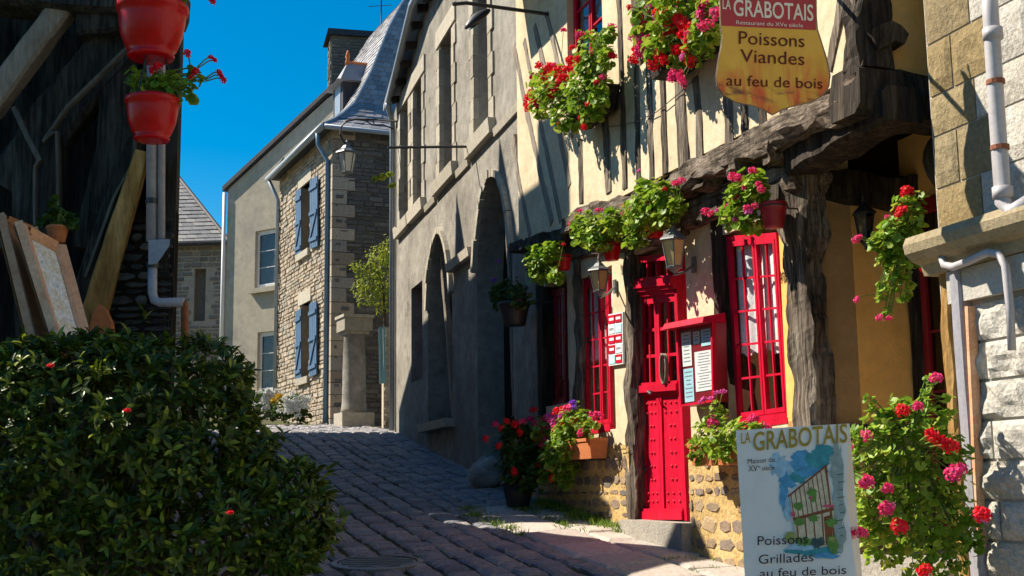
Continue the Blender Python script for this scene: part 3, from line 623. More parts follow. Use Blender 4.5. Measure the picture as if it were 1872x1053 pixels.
low = [nar(752, 772, 512, 700), ]
eave = lambda a: 9.42 if a < 5.3 else 9.42 - (a - 5.3) * .315
mb = MB(); wall(mb, G, -.93, 8.5, .8, lambda a: eave(a) + .1, gw + [A1, A2] + low, .5, step=.6); mk('roughcast_wall', mb, 'roughcast', GH)
interior(GH, G, -.9, 8.4, 1.2, 9.2, -.51, -4)
for o in gw:
    a0, a1, h0, h1 = o
    f = quad(G, [(a1, h0), (a0, h0), (a0, h1), (a1, h1)], -.30, wpx=False)
    window(GH, f, [(.04, .495, 1), (.505, .96, 1)], 4, fm='white_paint' if o is gw[0] else 'timber_pale', glass='glass_dark', sill=False)
    h = h0; k = 0
    while h < h1 - .05:
        ch = min(.30, h1 - h); e_ = .16 if k % 2 else .26
        for l, r in ((a0 - e_, a0 + .002), (a1 - .002, a1 + e_)):
            m = MB(); j = random.uniform(.018, .03); m.box8([G.w(l, h + .006, j), G.w(r, h + .006, j), G.w(r, h + ch - .006, j), G.w(l, h + ch - .006, j), G.w(l, h + .006, -.05), G.w(r, h + .006, -.05), G.w(r, h + ch - .006, -.05), G.w(l, h + ch - .006, -.05)])
            mk('quoin_stone', m, 'granite_trim', GH)
        h += ch; k += 1
    m = MB(); m.box8([G.w(a0 - .3, h0 - .2, .09), G.w(a1 + .3, h0 - .2, .09), G.w(a1 + .3, h0 - .005, .11), G.w(a0 - .3, h0 - .005, .11), G.w(a0 - .3, h0 - .2, -.3), G.w(a1 + .3, h0 - .2, -.3), G.w(a1 + .3, h0 - .0, -.3), G.w(a0 - .3, h0 - .0, -.3)]); mk('window_sill', m, 'granite_trim', GH)
    m = MB(); m.box8([G.w(a0 - .25, h1 + .002, .03), G.w(a1 + .25, h1 + .002, .03), G.w(a1 + .25, h1 + .28, .03), G.w(a0 - .25, h1 + .28, .03), G.w(a0 - .25, h1, -.1), G.w(a1 + .25, h1, -.1), G.w(a1 + .25, h1 + .28, -.1), G.w(a0 - .25, h1 + .28, -.1)]); mk('lintel', m, 'granite_trim', GH)
for l, r in ((-.9, gw[0][0] - .32), (gw[0][1] + .32, gw[1][0] - .32), (gw[1][1] + .32, gw[2][0] - .32)):
    m = MB(); m.box8([G.w(l, 5.93, .04), G.w(r, 5.93, .04), G.w(r, 6.03, .055), G.w(l, 6.03, .055), G.w(l, 5.93, -.05), G.w(r, 5.93, -.05), G.w(r, 6.05, -.05), G.w(l, 6.05, -.05)]); mk('string_course', m, 'granite_trim', GH)
# arch surrounds: voussoirs, panels, posts
for al, ar, hb, fn in (A1, A2):
    n = 16
    for k in range(n):
        a_, b_ = al + (ar - al) * k / n, al + (ar - al) * (k + 1) / n; o = .11
        def out(a): c = (al + ar) / 2; q = (a - c) / ((ar - al) / 2); return (c + q * ((ar - al) / 2 + o), fn(min(max(a, al + 1e-4), ar - 1e-4)) + o * (1 - .7 * abs(q)))
        p1, p2 = (a_, fn(max(a_, al + 1e-4))), (b_, fn(min(b_, ar - 1e-4))); q2, q1 = out(b_), out(a_)
        cx_, cy_ = sum(v[0] for v in (p1, p2, q2, q1)) / 4, sum(v[1] for v in (p1, p2, q2, q1)) / 4; V4 = [(cx_ + (x - cx_) * .93, cy_ + (y - cy_) * .95) for x, y in (p1, p2, q2, q1)]; pr_ = random.uniform(.045, .07)
        m = MB(); m.prism([G.w(x, y, pr_) for x, y in V4], [G.w(x, y, -.1) for x, y in V4]); mk('voussoir', m, 'granite_trim', GH)
    h0 = max(hb, 1.6)
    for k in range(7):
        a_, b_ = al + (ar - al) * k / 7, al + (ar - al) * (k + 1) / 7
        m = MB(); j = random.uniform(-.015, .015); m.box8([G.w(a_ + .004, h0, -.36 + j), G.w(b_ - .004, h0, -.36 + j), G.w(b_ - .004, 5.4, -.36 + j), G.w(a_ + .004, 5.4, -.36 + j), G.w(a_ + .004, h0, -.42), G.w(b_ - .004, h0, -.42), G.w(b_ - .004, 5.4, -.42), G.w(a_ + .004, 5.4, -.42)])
        mk('shutter_board', m, 'interior', GH)  # near-black boards: the shade inside the arches is put into their colour
m = MB(); m.box8([G.w(3.3, 2.4, .14), G.w(5.4, 2.4, .14), G.w(5.4, 2.52, .16), G.w(3.3, 2.52, .16), G.w(3.3, 2.4, -.4), G.w(5.4, 2.4, -.4), G.w(5.4, 2.53, -.4), G.w(3.3, 2.53, -.4)]); mk('window_sill', m, 'granite_trim', GH)
for pix, mm in (([(826, 762), (815, 600), (804, 470)], 'timber_pale'), ([(938, 760), (932, 560), (922, 352)], 'timber_pale')):
    mb = MB(); timber(mb, [G.P(x, y, -.12) for x, y in pix], .11, .1, G.n, .1, .12, 4); mk('post', mb, mm, GH)
f = quad(G, [(low[0][1], low[0][2]), (low[0][0], low[0][2]), (low[0][0], low[0][3]), (low[0][1], low[0][3])], -.2, wpx=False)
window(GH, f, [(.06, .94, 1)], 3, fm='dark_red', glass='glass_dark', sill=False)
m = MB(); m.box8([G.w(1.95, 4.62, .10), G.w(3.38, 4.62, .10), G.w(3.38, 4.74, .12), G.w(1.95, 4.74, .12), G.w(1.95, 4.62, -.05), G.w(3.38, 4.62, -.05), G.w(3.38, 4.74, -.05), G.w(1.95, 4.74, -.05)]); mk('string_course', m, 'granite_trim', GH)
# end wall, roof and gutter
EW = Plane((G.w(8.5, 0).x, G.w(8.5, 0).y), 15 - 90); EW.n = G.u
mb = MB(); wall(mb, EW, .55, 8, 1, 8.4, [], .4, 0, step=1.); mk('end_wall', mb, 'roughcast', GH)
g = G.w
mb = MB()
for a_, b_ in ((-.95, 5.3), (5.3, 8.3)):
    for o_, t_ in ((.24, -4.2), (-8.9, -4.21)):
        ea, eb = eave(a_), eave(b_); mb.box8([g(a_, ea, o_), g(b_, eb, o_), g(b_, eb + 4.4, t_), g(a_, ea + 4.4, t_), g(a_, ea + .12, o_), g(b_, eb + .12, o_), g(b_, eb + 4.55, t_), g(a_, ea + 4.55, t_)])
rf = mk('roof', mb, 'slate', GH)
mb = MB(); mb.tube([g(-.9, 9.4, .25), g(5.3, 9.4, .25), g(7.95, eave(7.95) - .02, .2)], .06, 10); mk('gutter', mb, 'zinc', GH, smooth=True)
for k in range(17):
    m = MB(); a = -.6 + k * .52; e_ = eave(a) - .03; m.box8([g(a, e_ - .16, .18), g(a + .1, e_ - .16, .18), g(a + .1, e_ - .02, .18), g(a, e_ - .02, .18), g(a, e_ - .1, .0), g(a + .1, e_ - .1, .0), g(a + .1, e_ + .0, .0), g(a, e_ + .0, .0)]); mk('rafter_end', m, 'timber_dark', GH)
x = 8.42; zb = gz(G.w(x, 0)) + .02
mb = MB(); mb.tube([g(7.95, eave(7.95) - .04, .2), g(8.0, 8.48, .2), g(8.15, 8.38, .13), g(8.3, 8.3, .07), g(8.34, 8.15, .06), g(8.34, zb, .06)], .05, 10); mk('downpipe', mb, 'zinc', GH, smooth=True)
mb = MB(); mb.tube([G.P(866, 268, 0), G.P(866, 268, 0) + G.n * 1.18 + Vector((0, 0, -.08))], .018, 6); rod = mk('iron_rod', mb, 'iron', None, label='thin iron rod sticking out of the grey house wall below the upper windows', cat='bracket')

# ------------------------------------------------------------------ granite house on the right
WH = thing('granite_house', 'bright granite house with rock faced blocks at the right edge', 'house', R.w(-5, .8))
ae = -3.86
mb = MB(); wall(mb, R, -11, ae, .2, 2.74, [], .5, -.03, step=.8); wall(mb, R, -11, ae + .02, 2.74, 8.5, [], .5, -.06, step=.8)
side = Plane((R.w(ae, 0, -.03).x, R.w(ae, 0, -.03).y), 17.5 - 90); side.n = R.u
wall(mb, side, .12, 4, .3, 8.5, [], .5, 0.0, step=.9)
core = mk('wall', mb, 'white_joint', WH)
def block(P, a0, a1, h0, h1, off, proud, m, name, nx_=7, ny_=5, marg=.10, amp=1.):
    mb = MB(); rows = []
    for j in range(ny_ + 1):
        row = []
        for i in range(nx_ + 1):
            s, t = i / nx_, j / ny_; a = a0 + (a1 - a0) * s; h = h0 + (h1 - h0) * t
            e_ = min(s, 1 - s, (t) * (h1 - h0) / (a1 - a0), (1 - t) * (h1 - h0) / (a1 - a0)); edge = e_ < .01
            z_ = 0 if edge else proud * (.35 + .8 * min(1, e_ / .2)) + amp * proud * .9 * nz((a * 7.3 + off * 9, h * 9.1, a0 * 13.7)) + amp * proud * .5 * nz((a * 19, h * 23, 3.))
            jx = 0 if edge else random.uniform(-.006, .006); row.append(P.w(a + jx, h + (0 if edge else random.uniform(-.006, .006)), off + z_))
        rows.append(row)
    k = len(mb.v)
    for r_ in rows: mb.v += r_
    for j in range(ny_):
        for i in range(nx_): b = k + j * (nx_ + 1) + i; mb.f.append((b, b + 1, b + nx_ + 2, b + nx_ + 1))
    for q in ([(a0, h0), (a1, h0)], [(a1, h0), (a1, h1)], [(a1, h1), (a0, h1)], [(a0, h1), (a0, h0)]):
        mb.poly([P.w(*q[0], off), P.w(*q[1], off), P.w(*q[1], off - .03), P.w(*q[0], off - .03)])
    return mk(name, mb, m, core)
h = 2.535; k = 0; cs = .212
mb = MB(); mb.box8([R.w(-9, 2.555, .03), R.w(-4.0, 2.555, .03), R.w(-4.0, 2.735, .03), R.w(-9, 2.735, .03), R.w(-9, 2.555, -.1), R.w(-4.0, 2.555, -.1), R.w(-4.0, 2.735, -.1), R.w(-9, 2.735, -.1)]); mk('plain_band', mb, 'white_joint', WH)
while h > .5:
    a = -4.06 + (.0 if k % 2 else -.0); first = True
    while a > -6.6:
        bw = (random.uniform(.16, .2) if first and k % 2 else random.uniform(.36, .48)); first = False
        block(R, a - bw + .008, a - .008, h - cs + .008, h - .008, -.015, .017, 'white_granite', 'granite_block', 10, 7, amp=1.9); a -= bw
    h -= cs; k += 1
hs_ = [2.98, 3.25, 3.56, 3.80, 4.12, 4.45, 4.72, 5.05, 5.4]
for k in range(len(hs_) - 1):
    a = ae + .01; j = 0
    while a > -6.0:
        bw = random.choice((.28, .38, .5)) if j else (.22 if k % 2 else .40)
        mtl = 'tan_granite' if a - bw / 2 > -4.32 else 'white_granite'
        block(R, a - bw + .006, a - .006, hs_[k] + .006, hs_[k + 1] - .006, -.052, .012, mtl, 'granite_block', 6, 4, amp=1.3); a -= bw; j += 1
# cornice
mb = MB(); prof = [(-.05, 2.74), (.05, 2.74), (.07, 2.80), (.13, 2.82), (.17, 2.86), (.18, 2.91), (.16, 2.955), (.10, 2.975), (-.05, 2.985)]
mb.rings([[R.w(a, h_, o) for o, h_ in prof] for a in (ae + .03, -5, -6.5, -9)]); mk('cornice', mb, 'tan_joint', WH)
mb = MB(); pts = [R.P(x, y, .13) for x, y in ((1806, -60), (1812, 40), (1822, 200), (1834, 372))]; mb.tube(pts + [pts[-1] + Vector((0, 0, -.06)) - R.u * .06, pts[-1] - R.u * .22 + Vector((0, 0, -.03))], .042, 12)
dp = mk('downpipe', mb, 'pvc', WH, smooth=True)
for (x, y) in ((1815, 62), (1833, 352)):
    mb = MB(); p = R.P(x, y, .13); mb.tube([p + Vector((0, 0, -.03)), p + Vector((0, 0, .03))], .052, 12); mk('pipe_collar', mb, 'pvc', dp, smooth=True)
mb = MB(); mb.tube([R.P(x, y, .10) for x, y in ((1722, 470), (1726, 484), (1742, 488), (1770, 478), (1805, 462), (1826, 464), (1838, 486), (1846, 560), (1850, 640))], .022, 10); mk('small_pipe', mb, 'pvc', WH, smooth=True)
mb = MB(); pts = [R.P(1741, 490, .05), R.P(1752, 640, .05), R.P(1768, 860, .05), R.P(1785, 1100, .05)]
timber(mb, pts, .085, .09, R.n, .04, .2, 3); mk('corner_strip', mb, 'pvc_dull', WH, label='grey metal channel up the corner of the granite house')
mb = MB(); timber(mb, [R.P(1722, 500, .0), R.P(1736, 720, .0), R.P(1752, 930, .0), R.P(1765, 1100, 0)], .08, .1, R.n, .25, .06, 13); mk('corner_strip', mb, 'plank_yellow', WH)
mb = MB(); timber(mb, [R.P(1766, 560, .045), R.P(1776, 760, .045), R.P(1786, 1000, .045)], .03, .06, R.n, .05, .1, 23); mk('corner_strip', mb, 'gilt', WH)
mb = MB(); mb.box8([R.w(-11, 8.4, .4), R.w(-3.7, 8.4, .4), R.w(-3.7, 12, -3.5), R.w(-11, 12, -3.5), R.w(-11, 8.5, .42), R.w(-3.7, 8.5, .42), R.w(-3.7, 12.1, -3.5), R.w(-11, 12.1, -3.5)]); mk('roof', mb, 'slate', WH)
# ------------------------------------------------------------------ far stone house with the bell-cast slate roof
SH = thing('stone_house', 'rubble stone house with blue shutters and steep flared slate roof at the street bend', 'house', S.w(0, 2.9))
def rect(P, x0, x1, y0, y1): 
    a, h = P.px((x0 + x1) / 2, y0); a0 = P.px(x0, (y0 + y1) / 2)[0]; a1 = P.px(x1, (y0 + y1) / 2)[0]; h1 = P.px((x0 + x1) / 2, y1)[1]
    return (min(a0, a1), max(a0, a1), min(h, h1), max(h, h1))
sw = [rect(S, 551, 567, 338, 460), rect(S, 551, 566, 555, 690)]
EV = 9.42
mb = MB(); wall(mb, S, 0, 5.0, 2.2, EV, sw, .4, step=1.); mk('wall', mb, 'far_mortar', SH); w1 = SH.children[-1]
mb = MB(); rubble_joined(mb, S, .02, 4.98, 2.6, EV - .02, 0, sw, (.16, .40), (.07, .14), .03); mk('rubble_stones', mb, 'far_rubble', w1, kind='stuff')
mb = MB(); wall(mb, S2, .0, 6.3, 2.0, EV, [], .4, step=1.); w2 = mk('wall', mb, 'grey_mortar', SH)  # shaded face: darker copy of the stone, shade put into the colour
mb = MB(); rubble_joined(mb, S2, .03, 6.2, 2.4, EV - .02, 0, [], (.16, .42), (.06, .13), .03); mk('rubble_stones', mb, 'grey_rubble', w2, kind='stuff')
h = 2.7; k = 0
while h < EV - .1:                                     # corner quoins
    ch = random.uniform(.24, .34); e_ = .30 if k % 2 else .48; e2 = .48 if k % 2 else .30
    m = MB(); 
    m.prism([S.w(-.03, h, .035) , S.w(e_, h, .035), S.w(e_, h, -.05), S2.w(e2, h, -.05), S2.w(e2, h, .035)], [S.w(-.03, h + ch - .015, .035), S.w(e_, h + ch - .015, .035), S.w(e_, h + ch - .015, -.05), S2.w(e2, h + ch - .015, -.05), S2.w(e2, h + ch - .015, .035)])
    mk('quoin_stone', m, 'far_rubble', SH); h += ch; k += 1
interior(SH, S, .3, 4.8, 2.6, 9.3, -.41, -3)
for o in sw:
    a0, a1, h0, h1 = o; f = quad(S, [(a1, h0), (a0, h0), (a0, h1), (a1, h1)], -.2, wpx=False)
    window(SH, f, [(.05, .95, 2)], 4, fm='timber_pale', glass='glass_dark', sill=False)
    m = MB(); m.box8([S.w(a0 - .2, h1, .05), S.w(a1 + .2, h1, .05), S.w(a1 + .2, h1 + .3, .05), S.w(a0 - .2, h1 + .3, .05), S.w(a0 - .2, h1, -.2), S.w(a1 + .2, h1, -.2), S.w(a1 + .2, h1 + .3, -.2), S.w(a0 - .2, h1 + .3, -.2)]); mk('lintel', m, 'granite_trim', SH)
    m = MB(); m.box8([S.w(a0 - .15, h0 - .16, .1), S.w(a1 + .15, h0 - .16, .1), S.w(a1 + .15, h0, .1), S.w(a0 - .15, h0, .1), S.w(a0 - .15, h0 - .16, -.2), S.w(a1 + .15, h0 - .16, -.2), S.w(a1 + .15, h0, -.2), S.w(a0 - .15, h0, -.2)]); mk('window_sill', m, 'granite_trim', SH)
for pl, pr, side_ in (((540, 350, 472), (550, 344, 466), 0), ((566, 330, 455), (580, 320, 450), 1), ((540, 570, 698), (550, 563, 693), 0), ((565, 556, 690), (578, 549, 684), 1)):
    f = quad(S, [(pl[0], pl[2]), (pr[0], pr[2]), (pr[0], pr[1]), (pl[0], pl[1])], .09)
    m = MB()
    for i in range(4): qbox(m, f, i / 4 + .012, (i + 1) / 4 - .012, 0, 1, -.03, .0)
    s_ = mk('shutter', m, 'blue_shutter', SH)
    m = MB()
    for t in (.12, .5, .86): m7 = MB(); qbox(m7, f, .02, .98, t - .025, t + .025, .001, .03); mk('batten', m7, 'blue_shutter', s_)
    m.prism([f(.05, .15, .028), f(.2, .15, .028), f(.95, .47, .028), f(.8, .47, .028)], [f(.05, .15, .001), f(.2, .15, .001), f(.95, .47, .001), f(.8, .47, .001)]); mk('batten', m, 'blue_shutter', s_)
# roof
RW, RD, RH, OV = 6.0, 2.9, 4.9, .3
prof_t = [0, .06, .17, .37, .66, .86, 1.0]; prof_s = [0, .13, .29, .46, .66, .83, 1.0]
def ps(t): return float(np.interp(t, prof_t, prof_s))
e2 = lambda a, b, z: S2.w(a, 0) + S.u * b + Vector((0, 0, z))
def hipL(t): s = ps(t); return e2(-OV + (RW / 2 + OV) * s, -OV + (RD + OV) * s, EV - .02 + RH * t)
def hipR(t): s = ps(t); return e2(RW + OV - (RW / 2 + OV) * s, -OV + (RD + OV) * s, EV - .02 + RH * t)
def backL(t): s = ps(t); return e2(-OV + (RW / 2 + OV) * s, 5.2, EV - .02 + RH * t)
ts = [i / 24 for i in range(25)]
mb = MB()
mb.rings([[hipL(t), hipR(t)] for t in ts], cap=False, closed=False); mb.rings([[hipL(t), backL(t)] for t in ts], cap=False, closed=False)
mb.rings([[hipR(t), e2(RW + OV - (RW / 2 + OV) * ps(t), 5.2, EV - .02 + RH * t)] for t in ts], cap=False, closed=False)
mb.poly([backL(0), backL(1), e2(RW + OV, 5.2, EV)]); mb.poly([hipL(0), hipR(0), e2(RW + OV, 5.2, EV - .02), backL(0)])
roof = mk('roof', mb, 'slate_dark', SH)
def slates(mb, Lf, Rf, rows, wd=.2, lift=.02, tmax=1.0):
    for j in range(rows):
        t0, t1 = tmax * j / rows, tmax * min(1, (j + 1.12) / rows); l0, r0, l1, r1 = Lf(t0), Rf(t0), Lf(min(t1, 1)), Rf(min(t1, 1))
        n = max(1, int((r0 - l0).length / wd)); ph = .5 if j % 2 else 0
        nn = (r0 - l0).cross(l1 - l0); nn = nn.normalized() if nn.length > 1e-6 else Vector((0, 0, 1)); 
        if nn.z < 0: nn = -nn
        for i in range(-1, n + 1):
            a, b = max(0, (i + ph) / n + .02 / n), min(1, (i + 1 + ph) / n - .02 / n)
            if b <= a: continue
            q = lift * random.uniform(.7, 1.3); dz = random.uniform(-.006, .006)
            k = len(mb.v); p0, p1 = l0.lerp(r0, a) + nn * q, l0.lerp(r0, b) + nn * (q + dz); mb.v += [p0, p1, l1.lerp(r1, b) + nn * .004, l1.lerp(r1, a) + nn * .004, p0 - nn * .016, p1 - nn * .016]
            mb.f += [(k, k + 1, k + 2, k + 3), (k + 4, k + 5, k + 1, k)]
mb = MB(); slates(mb, hipL, hipR, 34); slates(mb, hipL, backL, 34); mk('slates', mb, 'slate', roof, kind='stuff')
mb = MB(); mb.tube([hipL(t) + Vector((0, 0, .02)) for t in ts], .035, 6); mk('hip_flashing', mb, 'zinc', roof)
mb = MB(); mb.tube([e2(-OV - .03, 5.0, EV - .06), e2(-OV - .03, -OV, EV - .06)], .07, 8); mb.tube([e2(-OV, -OV - .03, EV - .08), e2(RW, -OV - .03, EV - .08)], .06, 8); mk('gutter', mb, 'zinc', SH, smooth=True)
mb = MB(); x0 = S.px(597, 500, .08)[0]; mb.tube([e2(-OV - .03, x0 - .05, EV - .1), e2(-OV, x0, EV - .35), S.w(x0, EV - .7, .08), S.w(x0, zg(27.5), .08)], .05, 8); mk('downpipe', mb, 'blue_pipe', SH, smooth=True)
mb = MB(); x0 = 4.85; mb.tube([e2(-OV - .03, x0, EV - .1), S.w(x0, EV - .6, .08), S.w(x0, zg(31), .08)], .05, 8); mk('downpipe', mb, 'zinc', SH, smooth=True)
# chimney pot, antenna
ap = hipL(1); mb = MB(); mb.lathe(ap + Vector((-.15, 0, -.05)), [(.14, 0), (.12, .1), (.10, .5), (.13, .55), (.09, .56)], 10); mk('chimney_pot', mb, 'terracotta', roof, smooth=True)
p = at(697, 45, 32); mb = MB(); mb.tube([p + Vector((0, 0, -1.2)), p + Vector((0, 0, 1.6))], .018, 5)
for q in range(4): mb.tube([p + Vector((-.35, .1, .55 + q * .22)), p + Vector((.3, -.1, .5 + q * .22))], .01, 4)
mk('antenna', mb, 'iron', SH)
# dormer on the left slope
dc = at(634, 190, 29.6); ux, uy = S2.u, S.u; dz = Vector((0, 0, 1))
mb = MB(); hw, hl, hh = .22, .42, .42
c8 = lambda z, g=0: [dc - ux * (hw + g) - uy * (hl + g) + dz * z, dc + ux * (hw + 1.0) - uy * (hl + g) + dz * z, dc + ux * (hw + 1.0) + uy * (hl + g) + dz * z, dc - ux * (hw + g) + uy * (hl + g) + dz * z]
mb.prism(c8(-.6), c8(hh)); dm = mk('dormer', mb, 'slate_dark', SH)
mb = MB(); b = c8(hh, .18); t1 = dc - ux * .0 - uy * .05 + dz * (hh + .62); t2 = dc + ux * 1.0 + dz * (hh + .62) - uy * .05
b2 = [q.lerp(t1 if i in (0, 3) else t2, .25) + dz * -.12 for i, q in enumerate(b)]
mb.rings([b, b2, [t1, t2, t2 + uy * .02, t1 + uy * .02]]); mk('dormer_roof', mb, 'slate', dm)
mb = MB(); mb.lathe(t1 + dz * -.06, [(.07, 0), (.06, .08), (.04, .14), (.06, .2), (.02, .36)], 8); mk('finial', mb, 'terracotta', dm, smooth=True)
mb = MB(); mb.tube([t1, t2], .045, 6); mk('ridge_tiles', mb, 'terracotta', dm)
f = lambda s, t: dc - ux * (hw + .015) - uy * (-hl * .55 + 1.1 * hl * s) + dz * (-.3 + .75 * t)
mb = MB(); mb.prism([f(0, 0), f(1, 0), f(1, 1), f(0, 1)], [f(0, 0) + ux * .02, f(1, 0) + ux * .02, f(1, 1) + ux * .02, f(0, 1) + ux * .02]); mk('dormer_window', mb, 'zinc', dm)

# ------------------------------------------------------------------ plastered gable house behind it
HH = thing('gable_house', 'pale plastered gable end house with white windows left of the stone house', 'house', H.w(.8, 3.3))
aL = H.px(413, 520)[0]; hL = H.px(413, 347)[1]; pR = H.px(612, 168)
top = lambda a: hL + (aL - a) * ((pR[1] - hL) / (aL - pR[0])) if a > pR[0] else pR[1]
hw_ = [rect(H, 466, 503, 420, 525), rect(H, 470, 505, 606, 716)]
mb = MB(); wall(mb, H, -3.2, aL, 2.8, top, hw_, .4, step=.4); mk('plaster_wall', mb, 'gable_plaster', HH)
HS = Plane((H.w(aL, 0).x, H.w(aL, 0).y), 62 - 90); HS.n = H.u
mb = MB(); mb.prism([H.w(aL, 2.8, -.4), H.w(aL, hL, -.4), H.w(aL, hL, -7), H.w(aL, 2.8, -7)], [H.w(aL - .4, 2.8, -.4), H.w(aL - .4, hL, -.4), H.w(aL - .4, hL, -7), H.w(aL - .4, 2.8, -7)]); mk('side_wall', mb, 'gable_plaster', HH)
interior(HH, H, -3, aL - .1, 3, 9, -.41, -3)
for o in hw_:
    a0, a1, h0, h1 = o; f = quad(H, [(a1, h0), (a0, h0), (a0, h1), (a1, h1)], -.1, wpx=False); window(HH, f, [(.05, .95, 1)], 3, fm='white_paint', glass='glass_dark', sill=False, curtain=(.05, .97), frame=.07)
    m = MB(); m.box8([H.w(a0 - .12, h0 - .14, .12), H.w(a1 + .12, h0 - .14, .12), H.w(a1 + .12, h0 - .01, .12), H.w(a0 - .12, h0 - .01, .12), H.w(a0 - .12, h0 - .14, -.2), H.w(a1 + .12, h0 - .14, -.2), H.w(a1 + .12, h0 - .01, -.2), H.w(a0 - .12, h0 - .01, -.2)]); mk('window_sill', m, 'gable_plaster', HH)
mb = MB()
for o0, o1 in ((.1, -7),): mb.box8([H.w(aL + .12, hL - .05, o0), H.w(pR[0], pR[1] + .08, o0), H.w(pR[0], pR[1] + .2, o0), H.w(aL + .12, hL + .08, o0), H.w(aL + .12, hL - .05, o1), H.w(pR[0], pR[1] + .08, o1), H.w(pR[0], pR[1] + .2, o1), H.w(aL + .12, hL + .08, o1)])
mk('roof', mb, 'slate_dark', HH)
mb = MB(); mb.tube([H.w(aL + .06, hL - .1, .06), H.w(aL + .06, 3.4, .06)], .05, 8); mk('downpipe', mb, 'white_paint', HH, smooth=True)
a, h = H.px(577, 178); mb = MB(); mb.bx(H.w(a, h + .05, -1), .55, .5, .5, H.u); mb.bx(H.w(a, h + .36, -1), .75, .7, .10, H.u); mk('chimney', mb, 'slate_dark', HH)
CY = 34.5
mb = MB(); p0, p1 = at(606, 62, CY), at(700, 62, CY); zb = 8.0
ux = Vector((.97, .24, 0)).normalized(); uy = Vector((-.24, .97, 0)); q = [p0, p0 + ux * 1.5, p0 + ux * 1.5 + uy * .9, p0 + uy * .9]
mb.prism([Vector((v.x, v.y, zb)) for v in q], [Vector((v.x, v.y, p0.z - .05)) for v in q]); ch = mk('chimney', mb, 'grey_mortar', HH)
st_ = MB(); CP = Plane((p0.x, p0.y), math.degrees(math.atan2(-ux.x, ux.y))); CP.n = Vector((ux.y, -ux.x, 0)); CPs = Plane((p0.x, p0.y), math.degrees(math.atan2(-uy.x, uy.y))); CPs.n = -ux
rubble_joined(st_, CP, .02, 1.48, 10.8, p0.z - .1, 0, [], (.15, .35), (.07, .13), .03); rubble_joined(st_, CPs, .02, .88, 10.8, p0.z - .1, 0, [], (.15, .35), (.07, .13), .03); mk('rubble_stones', st_, 'grey_rubble', ch, kind='stuff')
mb = MB(); mb.prism([Vector((v.x, v.y, p0.z - .05)) for v in [q[0] - ux * .15 - uy * .15, q[1] + ux * .15 - uy * .15, q[2] + ux * .15 + uy * .15, q[3] - ux * .15 + uy * .15]], [Vector((v.x, v.y, p0.z + .14)) for v in [q[0] - ux * .1 - uy * .1, q[1] + ux * .1 - uy * .1, q[2] + ux * .1 + uy * .1, q[3] - ux * .1 + uy * .1]]); mk('chimney_cap', mb, 'slate_dark', ch)

# ------------------------------------------------------------------ distant stone building at the left
CH = thing('distant_stone_building', 'distant grey rubble building with lichened slate roof behind the dark timber house', 'building', (-11, 42, 4.3))
C = Plane((-9.7, 42), 90 - 4); C.n = Vector((.07, -.9976, 0))
cw_ = [rect(C, 352, 374, 490, 586)]
mb = MB(); wall(mb, C, -.02, 9, 3.6, 9.85, cw_, .5, step=1.); wc = mk('wall', mb, 'church_mortar', CH)
mb = MB(); rubble_joined(mb, C, 0, 3.2, 4.4, 9.8, 0, cw_, (.2, .5), (.10, .2), .05, gap=.05); mk('rubble_stones', mb, 'church_rubble', wc, kind='stuff')
mb = MB(); o = cw_[0]; mb.poly([C.w(o[0], o[2], -.4), C.w(o[1], o[2], -.4), C.w(o[1], o[3], -.4), C.w(o[0], o[3], -.4)]); mk('blocked_window', mb, 'church_rubble', CH)
cL = lambda t: C.w(9, 9.75, .35) + (C.w(9, 15.3, -6) - C.w(9, 9.75, .35)) * t
cR = lambda t: C.w(-.15, 9.75, .35) + (C.w(4.2, 15.3, -6) - C.w(-.25, 9.75, .35)) * t
mb = MB(); mb.poly([cL(0), cR(0), cR(1), cL(1)]); mb.poly([cR(0), C.w(-.25, 9.75, -12), cR(1)]); rf = mk('roof', mb, 'slate_dark', CH)
mb = MB(); slates(mb, cR, lambda t: C.w(4, 9.75, .35) + (C.w(6, 15.3, -6) - C.w(4, 9.75, .35)) * t, 30, .35, .03); mk('slates', mb, 'slate_light', rf, kind='stuff')
mb = MB(); mb.tube([C.w(-.3, 9.72, .42), C.w(5, 9.72, .42)], .09, 8); mk('gutter', mb, 'slate_dark', CH)
mb = MB(); mb.tube([cR(t / 6) + Vector((0, 0, .05)) for t in range(7)], .07, 6); mk('hip_tiles', mb, 'slate_dark', rf)
lw = MB(); LW = Plane((at(412, 680, 36).x, 36), 88); LW.n = Vector((0, -1, 0)); wall(lw, LW, -.1, 3, 3.5, at(400, 660, 36).z, [], .3); mk('low_garden_wall', lw, 'gable_plaster', None, label='low plastered wall in front of the distant stone building', cat='wall')

